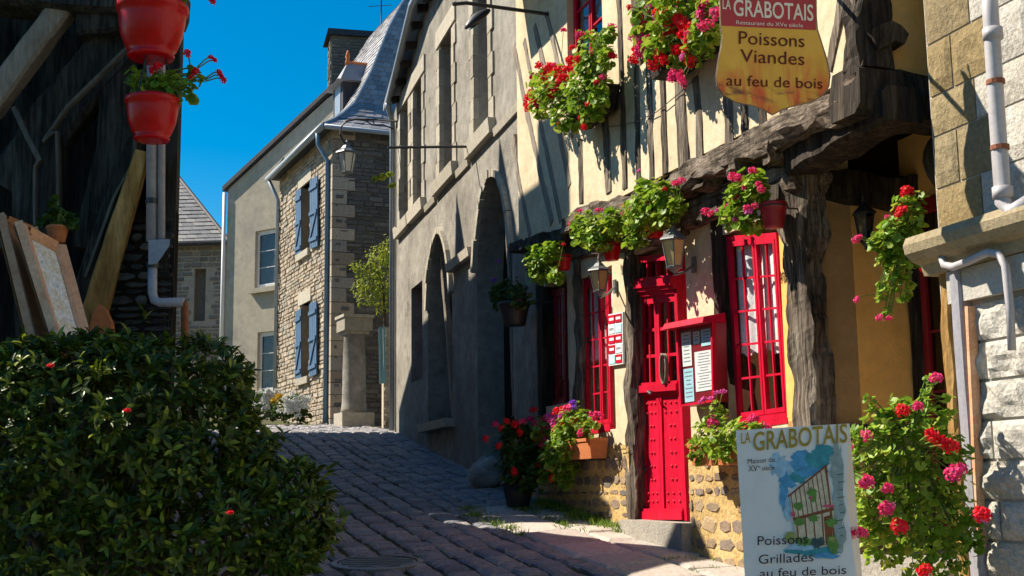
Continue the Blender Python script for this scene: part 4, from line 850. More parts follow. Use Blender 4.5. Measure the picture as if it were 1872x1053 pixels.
# ------------------------------------------------------------------ dark timber house on the left (and the row of houses behind it)
LH = thing('dark_timber_house', 'dark timber framed house in shade at the left edge', 'house', LB.w(0, .6))
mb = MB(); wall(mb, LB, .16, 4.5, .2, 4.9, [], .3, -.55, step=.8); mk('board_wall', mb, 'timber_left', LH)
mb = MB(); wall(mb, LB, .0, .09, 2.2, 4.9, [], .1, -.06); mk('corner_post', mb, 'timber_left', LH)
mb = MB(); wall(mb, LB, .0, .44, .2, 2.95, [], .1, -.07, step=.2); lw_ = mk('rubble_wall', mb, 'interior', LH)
h = 2.1
while h < 2.92:
    ch = random.uniform(.028, .055); a = -.0
    while a < .42:
        cw = random.uniform(.06, .17)
        if a + cw < .45: mk('stone', stone_mb(LB, a + .004, a + cw - .004, h + .004, h + ch - .004, -.06, .02), 'left_rubble', lw_)
        a += cw
    h += ch
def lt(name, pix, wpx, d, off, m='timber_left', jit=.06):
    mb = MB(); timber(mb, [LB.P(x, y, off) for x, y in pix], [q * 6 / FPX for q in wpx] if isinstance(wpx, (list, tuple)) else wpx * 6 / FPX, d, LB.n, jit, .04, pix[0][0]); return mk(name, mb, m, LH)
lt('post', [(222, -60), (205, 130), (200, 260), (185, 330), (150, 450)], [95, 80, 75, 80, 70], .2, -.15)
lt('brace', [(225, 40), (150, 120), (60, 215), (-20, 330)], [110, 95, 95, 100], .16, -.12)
lt('brace_edge_highlight', [(224, 78), (165, 128), (100, 182), (52, 244)], 7, .05, .0, 'timber_edge_light', .03)  # thin pale strips on these timbers paint a highlight along the edges
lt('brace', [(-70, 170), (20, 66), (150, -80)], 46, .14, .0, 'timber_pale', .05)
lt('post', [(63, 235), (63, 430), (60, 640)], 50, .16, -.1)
lt('post_edge_highlight', [(58, 238), (80, 222), (82, 300), (84, 410)], 6, .05, .0, 'timber_edge_light', .03)
lt('post_edge_highlight', [(44, 276), (34, 290), (34, 340), (35, 400)], 5, .05, .0, 'timber_edge_light', .03)
lt('brace_edge_highlight', [(-10, 175), (15, 225), (46, 280)], 10, .05, .0, 'timber_edge_light', .03)
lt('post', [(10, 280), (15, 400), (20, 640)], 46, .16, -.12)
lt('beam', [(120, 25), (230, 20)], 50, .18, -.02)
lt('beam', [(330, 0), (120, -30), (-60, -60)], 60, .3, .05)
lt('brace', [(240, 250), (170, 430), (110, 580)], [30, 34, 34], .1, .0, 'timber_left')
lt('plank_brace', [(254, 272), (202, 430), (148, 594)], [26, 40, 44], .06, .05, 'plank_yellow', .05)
lt('post_edge_highlight', [(240, 250), (238, 292), (200, 350), (140, 500)], 6, .05, .03, 'timber_edge_light', .03)
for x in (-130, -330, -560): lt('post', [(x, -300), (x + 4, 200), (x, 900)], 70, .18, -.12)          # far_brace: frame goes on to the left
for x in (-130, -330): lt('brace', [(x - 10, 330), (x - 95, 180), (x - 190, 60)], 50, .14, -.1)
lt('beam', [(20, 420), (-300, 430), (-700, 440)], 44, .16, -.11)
mb = MB(); mb.tube([LB.P(274, -40, .04), LB.P(274, 440, .04)], .026, 10); dp = mk('downpipe', mb, 'pvc_dull', LH, smooth=True)
mb = MB(); mb.tube([LB.P(293, -40, .03), LB.P(293, 440, .03)], .019, 10); mk('downpipe', mb, 'pvc_dull', LH, smooth=True)
mb = MB(); P_ = lambda x, y, o: LB.P(x, y, o)
mb.prism([P_(268, 437, .08), P_(310, 437, .08), P_(310, 448, .08), P_(284, 482, .08), P_(268, 482, .08)], [P_(268, 437, .01), P_(310, 437, .01), P_(310, 448, .01), P_(284, 482, .01), P_(268, 482, .01)]); mk('hopper', mb, 'pvc_dull', LH)
mb = MB(); mb.tube([P_(276, 480, .045), P_(276, 535, .045), P_(280, 548, .045), P_(292, 553, .045), P_(338, 553, .045)], .022, 10); mk('downpipe', mb, 'pvc_dull', LH, smooth=True)
mb = MB(); mb.tube([P_(338, 553, .045), P_(340, 560, .03), P_(340, 760, .03)], .018, 10); mk('downpipe', mb, 'rust_pipe', LH, smooth=True)
for x, y in ((274, 366), (276, 484)):
    mb = MB(); p = P_(x, y, .045); mb.tube([p + Vector((0, 0, -.012)), p + Vector((0, 0, .012))], .030, 10); mk('pipe_collar', mb, 'iron', dp)
# body of the house: porch block in front, gabled wing along the street behind it
KS = Plane((-1.95, 7.1), 17.5); KS.n = R.u.cross(Vector((0, 0, 1))); KS.n = Vector((math.cos(math.radians(17.5)), math.sin(math.radians(17.5)), 0))
mb = MB(); q = [LB.w(.0, 0, -.56), LB.w(0, 0, -1.15), LB.w(5, 0, -1.15), LB.w(5, 0, -.86)]
q = [LB.w(.02, 0, -.17), LB.w(.27, 0, -1.1), LB.w(4.5, 0, -1.1), LB.w(4.5, 0, -.87), LB.w(.2, 0, -.87), LB.w(.1, 0, -.17)]
mb.prism([Vector((v.x, v.y, .3)) for v in q], [Vector((v.x, v.y, 4.9)) for v in q]); mk('side_wall', mb, 'timber_left', LH)
q = [LB.w(-.02, 0, .2), LB.w(.2, 0, -1.2), LB.w(4.5, 0, -1.2), LB.w(4.5, 0, .25)]
mb = MB(); mb.prism([v + Vector((0, 0, 4.9)) for v in q], [v + Vector((0, 0, 5.02)) for v in q]); mk('porch_roof', mb, 'slate', LH)
KA, ZA = 5.07, 6.52; sl = 1.045; k0, k1 = 1.3, 8.6
def gp(k): return ZA - abs(k - KA) * sl
mb = MB(); poly = [(k0, .4), (k1, .4), (k1, gp(k1)), (KA, ZA - .1), (k0, gp(k0))]
mb.prism([KS.w(k, z, -.12) for k, z in poly], [KS.w(k, z, -5.5) for k, z in poly]); mk('gabled_wing', mb, 'dull_plaster', LH)
mb = MB()
for ka, kb in ((KA, k0 - .25), (KA, k1 + .1)): mb.box8([KS.w(ka, gp(ka) - .1, 0), KS.w(kb, gp(kb) - .1, 0), KS.w(kb, gp(kb), 0), KS.w(ka, gp(ka), 0), KS.w(ka, gp(ka) - .1, -5.7), KS.w(kb, gp(kb) - .1, -5.7), KS.w(kb, gp(kb), -5.7), KS.w(ka, gp(ka), -5.7)])
mk('wing_roof', mb, 'slate', LH)
TH_ = thing('tall_street_house', 'tall plastered house behind the dark timber house whose roof shades the grey house', 'house', KS.w(11, 1.8))
ka, kb, ze = 7.45, 16.3, 9.72
pl = [(ka, 0), (kb, 0), (kb, -4), (ka + 3.4, -4)]  # unseen near end cut oblique along the sun so light reaches the street
mb = MB(); mb.prism([KS.w(k, .8, o) for k, o in pl], [KS.w(k, ze, o) for k, o in pl]); mk('wall', mb, 'dull_plaster', TH_)
mb = MB(); mb.prism([KS.w(ka, ze + .004, .02), KS.w(ka + 3.4, ze + .004, -4.1), KS.w(ka + 1.9, ze + 1.1, -2)], [KS.w(kb, ze + .004, .02), KS.w(kb, ze + .004, -4.1), KS.w(kb, ze + 1.1, -2)]); mk('roof', mb, 'slate', TH_)
lt0 = [(6.85, 0), (ka - .01, 0), (ka - .01, -.6), (7.3, -.6)]
mb = MB(); mb.prism([KS.w(k, .8, o) for k, o in lt0], [KS.w(k, 6.5 + (k - 6.62) * .4, o) for k, o in lt0]); mk('shadow_block', mb, 'dull_plaster', TH_)  # unseen block added to shade the ground and plinth by the restaurant
for kd in (10.5, 13.1):
    mb = MB(); mb.prism([KS.w(kd - .34, ze - .1, .01), KS.w(kd + .34, ze - .1, .01), KS.w(kd + .12, ze + .55, .01), KS.w(kd, ze + 1.45, .01), KS.w(kd - .12, ze + .55, .01)], [KS.w(kd - .34, ze - .1, -1), KS.w(kd + .34, ze - .1, -1), KS.w(kd + .12, ze + .5, -1), KS.w(kd, ze + 1.4, -1), KS.w(kd - .12, ze + .5, -1)]); mk('dormer', mb, 'slate', TH_)
mb = MB(); c = KS.w(7.8, ze + .2, -.24); mb.bx(c, .62, .45, 1.0, R.u); mk('chimney', mb, 'grey_rubble', TH_)
mb = MB(); mb.prism([KS.w(kb + .02, 1, 0), KS.w(18.1, 1, 0), KS.w(18.1, 8.6, 0), KS.w(kb + .02, 9.5, 0)], [KS.w(kb + .02, 1, -6), KS.w(18.1, 1, -6), KS.w(18.1, 8.7, -6), KS.w(kb + .02, 9.7, -6)]); mk('low_wing', mb, 'dull_plaster', TH_)
# ------------------------------------------------------------------ pillar, garden pier
pc = at(647, 772, 26.0); pz = zg(26)
PIL = thing('stone_pillar', 'round granite pillar with square capital standing before the stone house corner', 'pillar', (pc.x, pc.y, pz))
b = Vector((pc.x, pc.y, pz)); ztop = at(645, 578, 26).z
mb = MB(); mb.bx(b + Vector((0, 0, .1)), .68, .62, .32, S2.u); mk('base', mb, 'granite_trim', PIL)
mb = MB(); mb.lathe(b, [(.29, .26), (.27, .34), (.25, .5), (.24, 1.2), (.22, ztop - pz - .42), (.25, ztop - pz - .36), (.25, ztop - pz - .33)], 18); mk('shaft', mb, 'roughcast', PIL, smooth=True)
mb = MB()
for hw2, z0, z1 in ((.25, -.40, -.33), (.30, -.33, -.06), (.33, -.06, 0)):
    mb.bx(b + Vector((0, 0, ztop - pz + (z0 + z1) / 2)), hw2 * 2, hw2 * 2, z1 - z0, S2.u)
mk('capital', mb, 'granite_trim', PIL)
GP = Plane((at(701, 780, 24.6).x, 24.6), -80); GP.n = Vector((.1736, -.985, 0))
mb = MB(); wall(mb, GP, 0, 1.6, 2.2, at(712, 598, 24.6).z, [], .5, step=.4); gpw = mk('garden_pier', mb, 'far_mortar', None, label='narrow rubble stone wall end beside the grey house downpipe', cat='wall')
h = 2.45
while h < at(712, 605, 24.6).z - .1:
    ch = random.uniform(.10, .18); a = 0
    while a < .6:
        cw = random.uniform(.12, .3); mk('stone', stone_mb(GP, a + .01, min(a + cw, .7) - .01, h + .01, h + ch - .01, 0, .03), 'far_rubble', gpw); a += cw
    h += ch
f = quad(GP, [(694, 702), (706, 700), (704, 596), (692, 599)], .06); mb = MB()
for i in range(3): qbox(mb, f, i / 3 + .02, (i + 1) / 3 - .02, 0, 1, -.03, 0)
sh = mk('plank_shutter', mb, 'teal_shutter', None, label='pale teal plank shutter leaning beside the round pillar', cat='shutter')
mb = MB(); p = at(720, 725, 24.2); mb.bx(p, .10, .08, .45); mk('meter_box', mb, 'white_paint', None, label='small white meter box on the wall below the downpipe', cat='box')
# ------------------------------------------------------------------ foliage helpers
rng = np.random.default_rng(11)
def _leaf_round():
    v = [(0, .12, -.16)]; n = 7
    for k in range(n):
        g = -PI / 2 + .35 + (2 * PI - .7) * k / (n - 1); r = 1.0 if k % 2 else .90; v.append((math.cos(g) * r, math.sin(g) * r, .10 if k % 2 else .0))
    return np.array(v), np.array([(0, k, k + 1) for k in range(1, n)])
def _leaf_long():
    v = [(0, 0, 0), (-.16, .35, .05), (0, .38, -.02), (.16, .35, .05), (-.15, .68, .02), (0, .70, -.05), (.15, .68, .02), (0, 1, -.12)]
    return np.array(v), np.array([(0, 1, 2), (0, 2, 3), (1, 4, 5), (1, 5, 2), (2, 5, 6), (2, 6, 3), (4, 7, 5), (5, 7, 6)])
def _needle():
    v = [(-.06, 0, 0), (.06, 0, 0), (.05, .7, .05), (0, 1, .0), (-.05, .7, .05)]; return np.array(v), np.array([(0, 1, 2), (0, 2, 4), (4, 2, 3)])
LEAF = {'round': _leaf_round(), 'long': _leaf_long(), 'needle': _needle()}
def norm(a): return a / np.maximum(1e-9, np.linalg.norm(a, axis=1, keepdims=True))
def leafmesh(name, C_, N_, D_, size, kind, m, off):
    """leaves at C_ with normals N_, growing along D_"""
    T, Fc = LEAF[kind]; Z = norm(N_); Y = norm(D_ - Z * (D_ * Z).sum(1, keepdims=True)); X = np.cross(Y, Z)
    V = C_[:, None, :] + size[:, None, None] * (T[None, :, 0:1] * X[:, None, :] + T[None, :, 1:2] * Y[:, None, :] + T[None, :, 2:3] * Z[:, None, :])
    V = V.reshape(-1, 3) - np.array(off); I = (Fc[None] + (np.arange(len(C_)) * len(T))[:, None, None]).reshape(-1, 3)
    return npmesh(name, V, I, 3, m)
def sphere_dirs(n): return norm(rng.normal(size=(n, 3)))
SUNV = np.array(SUN)
def blob_points(blobs, n_per, shell=.55):
    """points in a union of ellipsoids (centre, radii); returns points and outward directions"""
    P_, D_ = [], []
    for (c, r), n in zip(blobs, n_per):
        d = sphere_dirs(n); rad = (shell + (1 - shell) * rng.random((n, 1)) ** .7) * rng.uniform(.88, 1.12, (n, 1))
        lump = 1 + .22 * np.sin(d[:, :1] * 7 + c[0] * 9) * np.sin(d[:, 1:2] * 6 + 2) + .15 * np.sin(d[:, 2:] * 9 + c[2] * 5)
        P_.append(np.array(c) + d * np.array(r) * rad * lump); D_.append(norm(d / np.array(r)))
    return np.concatenate(P_), np.concatenate(D_)
# flower heads
def head_mesh(name, m, seed, n=20):
    n = int(n * 1.7); r = random.Random(seed); mb = MB()
    for i in range(n):
        z = 1 - 1.5 * (i + .5) / n; g = i * 2.4 + r.uniform(-.3, .3); q = math.sqrt(max(0, 1 - z * z)); d = Vector((q * math.cos(g), q * math.sin(g), z)); c = d * r.uniform(.5, 1.15)
        x = d.orthogonal().normalized(); y = d.cross(x); k = len(mb.v); s = r.uniform(.27, .40); ph = r.uniform(0, 6)
        mb.v.append(c - d * .12); 
        for j in range(5): a = ph + 2 * PI * j / 5; mb.v.append(c + (x * math.cos(a) + y * math.sin(a)) * s + d * r.uniform(-.05, .14))
        mb.f += [(k, k + 1 + j, k + 1 + (j + 1) % 5) for j in range(5)]
    me = bpy.data.meshes.new(name); me.from_pydata(mb.v, [], mb.f); me.materials.append(MATS[m]); return me
HEADS = {c: [head_mesh('flower_head', 'pet_' + c, i * 7 + len(c), 18 + i * 3) for i in range(3)] for c in ('red', 'pink', 'magenta', 'purple')}
DAISY = {c: [head_mesh('flower_head', 'pet_' + c, i * 5 + 90, 9) for i in range(2)] for c in ('white', 'yellow')}
CAMP = Vector((0, 0, EYE))
def grow(root, blobs, leaf=.032, dens=1.0, mats='leaf_ger', flowers=(), rand=(), stems=True, kind='round', fl=.036, up=.55, trail=0.):
    """fill blobs (centre, radii) with leaves; flowers: (point, colour, scale); rand: (count, colours)"""
    off = OFF[root]
    npr = [max(12, int(dens * 1.5 * 4 * (r[0] * r[2] + r[0] * r[1] + r[1] * r[2]) / 3 / leaf ** 2)) for c, r in blobs]
    P_, D_ = blob_points(blobs, npr)
    N_ = norm(D_ * .55 + np.array([0, 0, up]) + SUNV * .35 + rng.normal(size=P_.shape) * .42); G_ = norm(D_ + np.array([0, 0, -.6]) + rng.normal(size=P_.shape) * .5)
    sz = leaf * rng.uniform(.6, 1.25, len(P_))
    o = bpy.data.objects.new('foliage', leafmesh('foliage', P_, N_, G_, sz, kind, mats, off)); link(o, root); OFF[o] = off; o['kind'] = 'stuff'
    sm = MB()
    core = Vector(blobs[0][0])
    for c, r in blobs:
        for q in range(5):
            d = Vector(sphere_dirs(1)[0]); e_ = Vector(c) + Vector((d.x * r[0], d.y * r[1], d.z * r[2])) * .85; sm.tube([core + Vector((0, 0, -.05)), core.lerp(e_, .5) + Vector((0, 0, .03)), e_], [.006, .005, .003], 4, False)
    fl_ = list(flowers)
    for n, cols in rand:
        for i in range(n):
            c, r = random.choice(blobs); d = Vector(sphere_dirs(1)[0]); tc = (CAMP - Vector(c)).normalized()
            if d.dot(tc) < .1: d = d - tc * 2 * d.dot(tc)
            if d.z < -.55: d.z *= -1
            fl_.append((Vector(c) + Vector((d.x * r[0], d.y * r[1], d.z * r[2])) * 1.12, random.choice(cols), random.uniform(.65, 1.1)))
    for p, col, s in fl_:
        p = Vector(p); src = min(blobs, key=lambda b: (Vector(b[0]) - p).length); d = (p - Vector(src[0])).normalized()
        sm.tube([Vector(src[0]).lerp(p, .3), Vector(src[0]).lerp(p, .75) + Vector((0, 0, .01)), p], .0035, 4, False)
        dd = (d + Vector((0, 0, .5)) + (CAMP - p).normalized() * .5 + SUN * .3).normalized()
        inst('flower_head', random.choice(HEADS[col] if col in HEADS else DAISY[col]), root, p, dd.to_track_quat('Z', 'Y'), (fl * s * random.uniform(.8, 1.2), fl * s * random.uniform(.8, 1.2), fl * s * random.uniform(.55, .95)))
    if stems: mk('stems', sm, 'stem_green', root)
def B(lst, Yf, dr=.9):
    """ellipsoids from sight positions: (x, y, rx, ry) at distance Yf (number or function)"""
    out = []
    for x, y, rx, ry in lst:
        Y = Yf(x, y) if callable(Yf) else Yf; c = at(x, y, Y); k = Y / FPX; out.append(((c.x, c.y, c.z), (rx * k, (rx + ry) / 2 * k * dr, ry * k)))
    return out
def FL(lst, Yf, col, front=.1, s=1.):
    return [(at(x, y, (Yf(x, y) if callable(Yf) else Yf) - front), col, s * random.uniform(.85, 1.15)) for x, y in lst]
def onR(off): return lambda x, y: R.P(x, y, off).y
def vpot(name, c, r, h, m, root, prof=None, smooth=True, seg=22):
    mb = MB(); prof = prof or [(.70, 0), (.74, .03), (.92, .55), (1.0, .82), (1.08, .84), (1.08, .97), (1.02, 1.0), (.94, 1.0), (.90, .85)]
    mb.lathe(c, [(r * a, h * b) for a, b in prof], seg); return mk(name, mb, m, root, smooth=smooth)

# ------------------------------------------------------------------ window boxes and wall pots on the restaurant
def box_planter(name, P, a0, a1, h0, h1, o0, o1, m, root):
    mb = MB(); g_ = .015
    mb.rings([[P.w(a0 + .02, h0, o0 + .01), P.w(a1 - .02, h0, o0 + .01), P.w(a1 - .02, h0, o1 - .02), P.w(a0 + .02, h0, o1 - .02)], [P.w(a0, h1 - .03, o0), P.w(a1, h1 - .03, o0), P.w(a1, h1 - .03, o1), P.w(a0, h1 - .03, o1)],
              [P.w(a0 - .01, h1 - .03, o0), P.w(a1 + .01, h1 - .03, o0), P.w(a1 + .01, h1 - .03, o1 + .01), P.w(a0 - .01, h1 - .03, o1 + .01)], [P.w(a0 - .01, h1, o0), P.w(a1 + .01, h1, o0), P.w(a1 + .01, h1, o1 + .01), P.w(a0 - .01, h1, o1 + .01)],
              [P.w(a0 + g_, h1, o0 + g_), P.w(a1 - g_, h1, o0 + g_), P.w(a1 - g_, h1, o1 - g_), P.w(a0 + g_, h1, o1 - g_)], [P.w(a0 + g_, h1 - .03, o0 + g_), P.w(a1 - g_, h1 - .03, o0 + g_), P.w(a1 - g_, h1 - .03, o1 - g_), P.w(a0 + g_, h1 - .03, o1 - g_)]])
    return mk(name, mb, m, root)
GA = 'geraniums on the restaurant front'
Yo = onR(JO + .30)
t = thing('window_box', 'overflowing red geranium window box below the upper window nearest the grey house', 'flower box', R.P(1085, 235, JO + .2), GA)
a, h = R.px(1088, 190, JO + .15); box_planter('box', R, a - .30, a + .42, h - .12, h + .10, JO + .03, JO + .26, 'timber_dark', t)
grow(t, B([(1070, 165, 44, 48), (1022, 170, 48, 40), (1000, 150, 32, 32), (1040, 215, 40, 30), (1085, 95, 34, 42), (1108, 65, 18, 20), (1075, 120, 30, 30), (985, 195, 18, 26), (1095, 170, 22, 34), (1080, 205, 26, 22), (1108, 110, 16, 24)], Yo), .034, 1.15,
     flowers=FL([(985, 120), (1004, 124), (1020, 128), (992, 148), (1012, 152), (972, 168), (974, 186), (996, 178), (1030, 140), (1044, 112), (966, 196), (1000, 165), (1016, 140), (980, 158), (976, 140), (996, 135), (1008, 140), (1026, 152), (988, 168), (1012, 168), (1036, 128), (966, 178), (982, 190), (1052, 125)], Yo, 'red', .12, 1.4) + FL([(1060, 215), (1058, 182), (1042, 165), (1022, 228), (1068, 232), (1046, 86), (1090, 150), (960, 190), (1075, 190), (1030, 205)], Yo, 'red', .14, .8) + FL([(1102, 140), (1030, 55), (1012, 118), (1000, 175)], Yo, 'pink', .1, .8), rand=[(8, ['red', 'red', 'pink'])])
t = thing('window_box', 'window box massed with red and pink geraniums left of the shield sign', 'flower box', R.P(1270, 130, JO + .2), GA)
a, h = R.px(1262, 85, JO + .15); box_planter('box', R, a - .42, a + .5, h - .12, h + .10, JO + .03, JO + .28, 'timber_dark', t)
grow(t, B([(1235, 60, 60, 50), (1190, 25, 42, 36), (1288, 55, 34, 40), (1205, 95, 34, 34), (1250, 5, 60, 34), (1300, 15, 26, 26), (1240, 110, 22, 24), (1275, 95, 28, 26), (1180, 60, 26, 34)], Yo), .034, 1.15,
     flowers=FL([(1222, 40), (1240, 35), (1228, 55), (1250, 60), (1258, 75), (1255, 95), (1238, 90), (1205, 100), (1195, 118), (1215, 110), (1206, 20), (1250, 45), (1262, 50), (1165, 90), (1160, 108), (1262, 112)], Yo, 'red', .12, 1.4)
     + FL([(1170, 30), (1175, 45), (1165, 60), (1180, 20), (1195, 45), (1290, 45), (1282, 25), (1168, 78), (1172, 92), (1230, 138), (1245, 140), (1285, 8), (1185, 70), (1310, 25), (1250, 148)], Yo, 'pink', .13, 1.3) + FL([(1160, 40), (1172, 68), (1186, 12), (1200, 30), (1155, 68)], Yo, 'magenta', .12, 1.), rand=[(10, ['red', 'pink', 'magenta'])])
def wallpot(label, x, y, rp, off, blobs, flowers=(), rand=(), Yoff=None, m='red_pot'):
    c = R.P(x, y, off); k = c.y / FPX; r = rp * k
    t = thing('wall_pot', label, 'flower pot', c + Vector((0, 0, -r)), GA)
    vpot('pot', c + Vector((0, 0, -r * 1.1)), r, r * 1.9, m, t)
    mb = MB(); rr = r * 1.1; mb.tube([c + Vector((math.cos(2 * PI * i / 16), math.sin(2 * PI * i / 16), 0)) * rr + Vector((0, 0, r * .45)) for i in range(17)], .005, 5); mb.tube([c + Vector((0, 0, r * .45)) - R.n * (-0) - R.n * rr, c - R.n * (off + .02) + Vector((0, 0, r * .45))], .006, 5); mk('hanger', mb, 'iron', t)
    grow(t, [(c_, tuple(q * 1.16 for q in r_)) for c_, r_ in B(blobs, onR(Yoff or off + .06))], .033, 1.5, flowers=flowers, rand=rand)
y1 = onR(.35)
wallpot('wall pot of leafy green geranium with no open blooms, lowest left of the wall pots', 1030, 478, 15, .22, [(995, 485, 30, 34), (978, 480, 18, 22), (1010, 462, 20, 18), (1018, 505, 14, 16)], FL([(1030, 447)], y1, 'red', .05, .6), Yoff=.34)
wallpot('wall pot with pink flecked geranium above the smaller wall lantern', 1118, 458, 17, .25, [(1095, 425, 36, 28), (1068, 412, 24, 20), (1125, 405, 22, 22), (1100, 445, 24, 12), (1060, 435, 14, 14)], FL([(1055, 396), (1045, 408), (1095, 384), (1140, 392), (1150, 410), (1141, 377), (1060, 385)], y1, 'pink', .1, .8), Yoff=.36)
wallpot('tallest bushy wall pot geranium hanging over the red front door', 1198, 415, 18, .25, [(1190, 382, 40, 40), (1215, 360, 28, 28), (1165, 400, 24, 26), (1160, 435, 20, 20), (1222, 395, 22, 16), (1180, 345, 18, 16), (1240, 375, 14, 16)], FL([(1172, 345), (1236, 335), (1150, 385), (1156, 408), (1246, 330)], y1, 'pink', .1, .8) + FL([(1168, 312), (1178, 330)], y1, 'magenta', .1, .65) + FL([(1215, 346), (1186, 368)], y1, 'red', .1, .7), Yoff=.36)
wallpot('wall pot with trailing pink geranium above the tall red window', 1414, 390, 25, .24, [(1362, 368, 34, 36), (1385, 345, 24, 28), (1342, 395, 26, 18), (1372, 408, 24, 18), (1350, 345, 20, 18)], FL([(1340, 322), (1350, 326), (1386, 336), (1392, 346), (1380, 376), (1366, 380), (1330, 376), (1345, 360), (1362, 340), (1300, 390), (1290, 386), (1376, 312)], y1, 'pink', .12, .8) + FL([(1330, 392), (1312, 384), (1368, 386), (1346, 400)], y1, 'magenta', .12, .7), Yoff=.34, m='dark_red')
# porch basket
yp = 7.42
c = at(1700, 466, 7.5); t = thing('hanging_basket', 'cascading geranium with red blooms hanging in the porch beside the granite house', 'flower pot', c + Vector((0, 0, -.1)), GA)
vpot('pot', c + Vector((0, 0, -.1)), .085, .17, 'red_pot', t)
grow(t, B([(1662, 385, 30, 40), (1640, 430, 36, 38), (1668, 440, 28, 40), (1640, 485, 28, 34), (1620, 450, 24, 30), (1652, 525, 16, 30), (1614, 535, 12, 22), (1618, 470, 16, 20), (1622, 575, 8, 12), (1600, 445, 10, 14), (1688, 470, 20, 20)], yp), .026, 1.15, flowers=FL([(1657, 350), (1645, 384)], yp, 'red', .05, 1.1) + FL([(1565, 437), (1572, 433), (1566, 547), (1608, 580), (1624, 582), (1622, 396), (1640, 405), (1700, 468)], yp, 'pink', .05, .62), fl=.036, up=.4)
# ground planters
yt = onR(.24)
t = thing('flower_trough', 'terracotta trough of red and pink geraniums on the stone plinth left of the door', 'flower box', R.P(1080, 840, .15), GA)
a, h = R.px(1081, 838, .22); box_planter('trough', R, a - .02, a + .75, h, h + .19, .06, .24, 'terracotta', t)
mb = MB(); mb.tube([R.w(a + .1, h - .01, .04), R.w(a + .1, h - .01, .22)], .01, 5); mb.tube([R.w(a + .6, h - .01, .04), R.w(a + .6, h - .01, .22)], .01, 5); mk('bracket', mb, 'iron', t)
grow(t, B([(1040, 800, 38, 38), (1005, 790, 34, 28), (1030, 850, 28, 34), (1065, 770, 22, 20), (1080, 780, 16, 14), (1020, 830, 34, 28), (1000, 860, 22, 22), (1032, 878, 16, 18), (985, 800, 30, 34), (975, 835, 24, 28), (1050, 760, 26, 22)], yt), .032, 1.25,
     flowers=FL([(975, 750), (960, 772), (974, 786), (970, 797), (990, 800), (984, 808), (1030, 748), (1030, 772), (990, 848), (1006, 856), (1012, 874), (979, 880), (965, 800), (1050, 770)], yt, 'red', .15, 1.05) + FL([(1006, 762), (976, 798), (1030, 758), (1012, 770)], yt, 'magenta', .16, 1.0) + FL([(1048, 736), (1050, 744)], yt, 'purple', .1, .7) + FL([(992, 812), (1000, 804), (1090, 760), (1062, 790), (968, 768), (982, 778), (1016, 782), (996, 780), (958, 800), (1040, 745)], yt, 'pink', .18, 1.1) + FL([(955, 790), (962, 815), (985, 790), (1000, 765), (1018, 752), (972, 810), (950, 775)], yt, 'red', .2, 1.1), fl=.045)
t = thing('flower_pot', 'shaded red geranium bush in a pot beside the boulder', 'flower pot', R.w(2.75, zg(13.4), .42), GA); yd = 13.1
c = R.w(2.75, zg(13.4), .42); vpot('pot', c, .16, .26, 'iron', t)  # near-black pot and dark leaves below: shade is put into their colours
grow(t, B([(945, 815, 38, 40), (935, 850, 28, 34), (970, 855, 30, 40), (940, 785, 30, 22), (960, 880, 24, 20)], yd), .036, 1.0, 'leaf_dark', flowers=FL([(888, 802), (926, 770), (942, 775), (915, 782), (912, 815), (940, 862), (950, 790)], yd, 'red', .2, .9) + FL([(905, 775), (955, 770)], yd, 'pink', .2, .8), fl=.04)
ys = onR(.26)
t = thing('flower_trough', 'sill trough of pale flowered geraniums between the door and the tall window', 'flower box', R.P(1320, 845, .15), GA)
a, h = R.px(1330, 850, .15); box_planter('trough', R, a - .45, a + .42, h, h + .17, .06, .26, 'terracotta', t)
grow(t, B([(1325, 800, 44, 36), (1295, 795, 30, 34), (1360, 790, 34, 26), (1310, 760, 22, 22), (1275, 825, 18, 26), (1385, 780, 14, 14), (1340, 830, 34, 16)], ys), .028, 1.15, flowers=FL([(1310, 718), (1322, 716), (1285, 732), (1300, 728)], ys, 'magenta', .1, .75), rand=[(4, ['pink'])], fl=.04)
ye = 6.75
t = thing('geranium_bush', 'big sunlit potted geranium bush beside the sandwich board', 'plant', at(1680, 1180, ye), GA)
c = at(1690, 1175, ye); c.z = zg(ye) ; vpot('pot', c, .24, .36, 'step_stone', t)
grow(t, B([(1660, 820, 72, 62), (1700, 755, 40, 42), (1625, 780, 48, 40), (1640, 890, 72, 60), (1700, 945, 60, 70), (1725, 870, 44, 62), (1600, 955, 40, 40), (1765, 945, 30, 36), (1590, 735, 14, 20), (1700, 700, 10, 22), (1690, 1010, 60, 60), (1580, 830, 26, 30), (1640, 745, 22, 24), (1600, 880, 32, 30), (1740, 1000, 30, 50), (1570, 800, 20, 22), (1590, 905, 36, 32), (1575, 960, 26, 30), (1750, 820, 26, 34), (1610, 1000, 40, 40), (1780, 990, 22, 30), (1555, 860, 14, 16)], ye, .8), .027, .85,
     flowers=FL([(1650, 750), (1703, 795), (1738, 816), (1795, 940), (1690, 1045), (1644, 962), (1722, 806)], ye, 'red', .3, 1.1) + FL([(1677, 742), (1585, 880), (1620, 930), (1548, 940), (1560, 972), (1574, 974), (1546, 815), (1548, 856), (1525, 858), (1584, 796), (1622, 892), (1756, 856), (1742, 866), (1710, 690), (1580, 884)], ye, 'pink', .3, .95) + FL([(1795, 945), (1622, 926)], ye, 'magenta', .28, .9), fl=.036)
yq = onR(.45)
c = R.P(940, 575, .45); t = thing('hanging_basket', 'shaded hanging basket with purple petunias between the arch and the restaurant', 'flower pot', c, GA)
vpot('pot', c + Vector((0, 0, -.12)), .16, .25, 'iron', t); mb = MB(); mb.tube([c + Vector((0, 0, .1)), c + Vector((0, 0, .15)) - R.n * .45], .012, 5); mk('hanger', mb, 'iron', t)
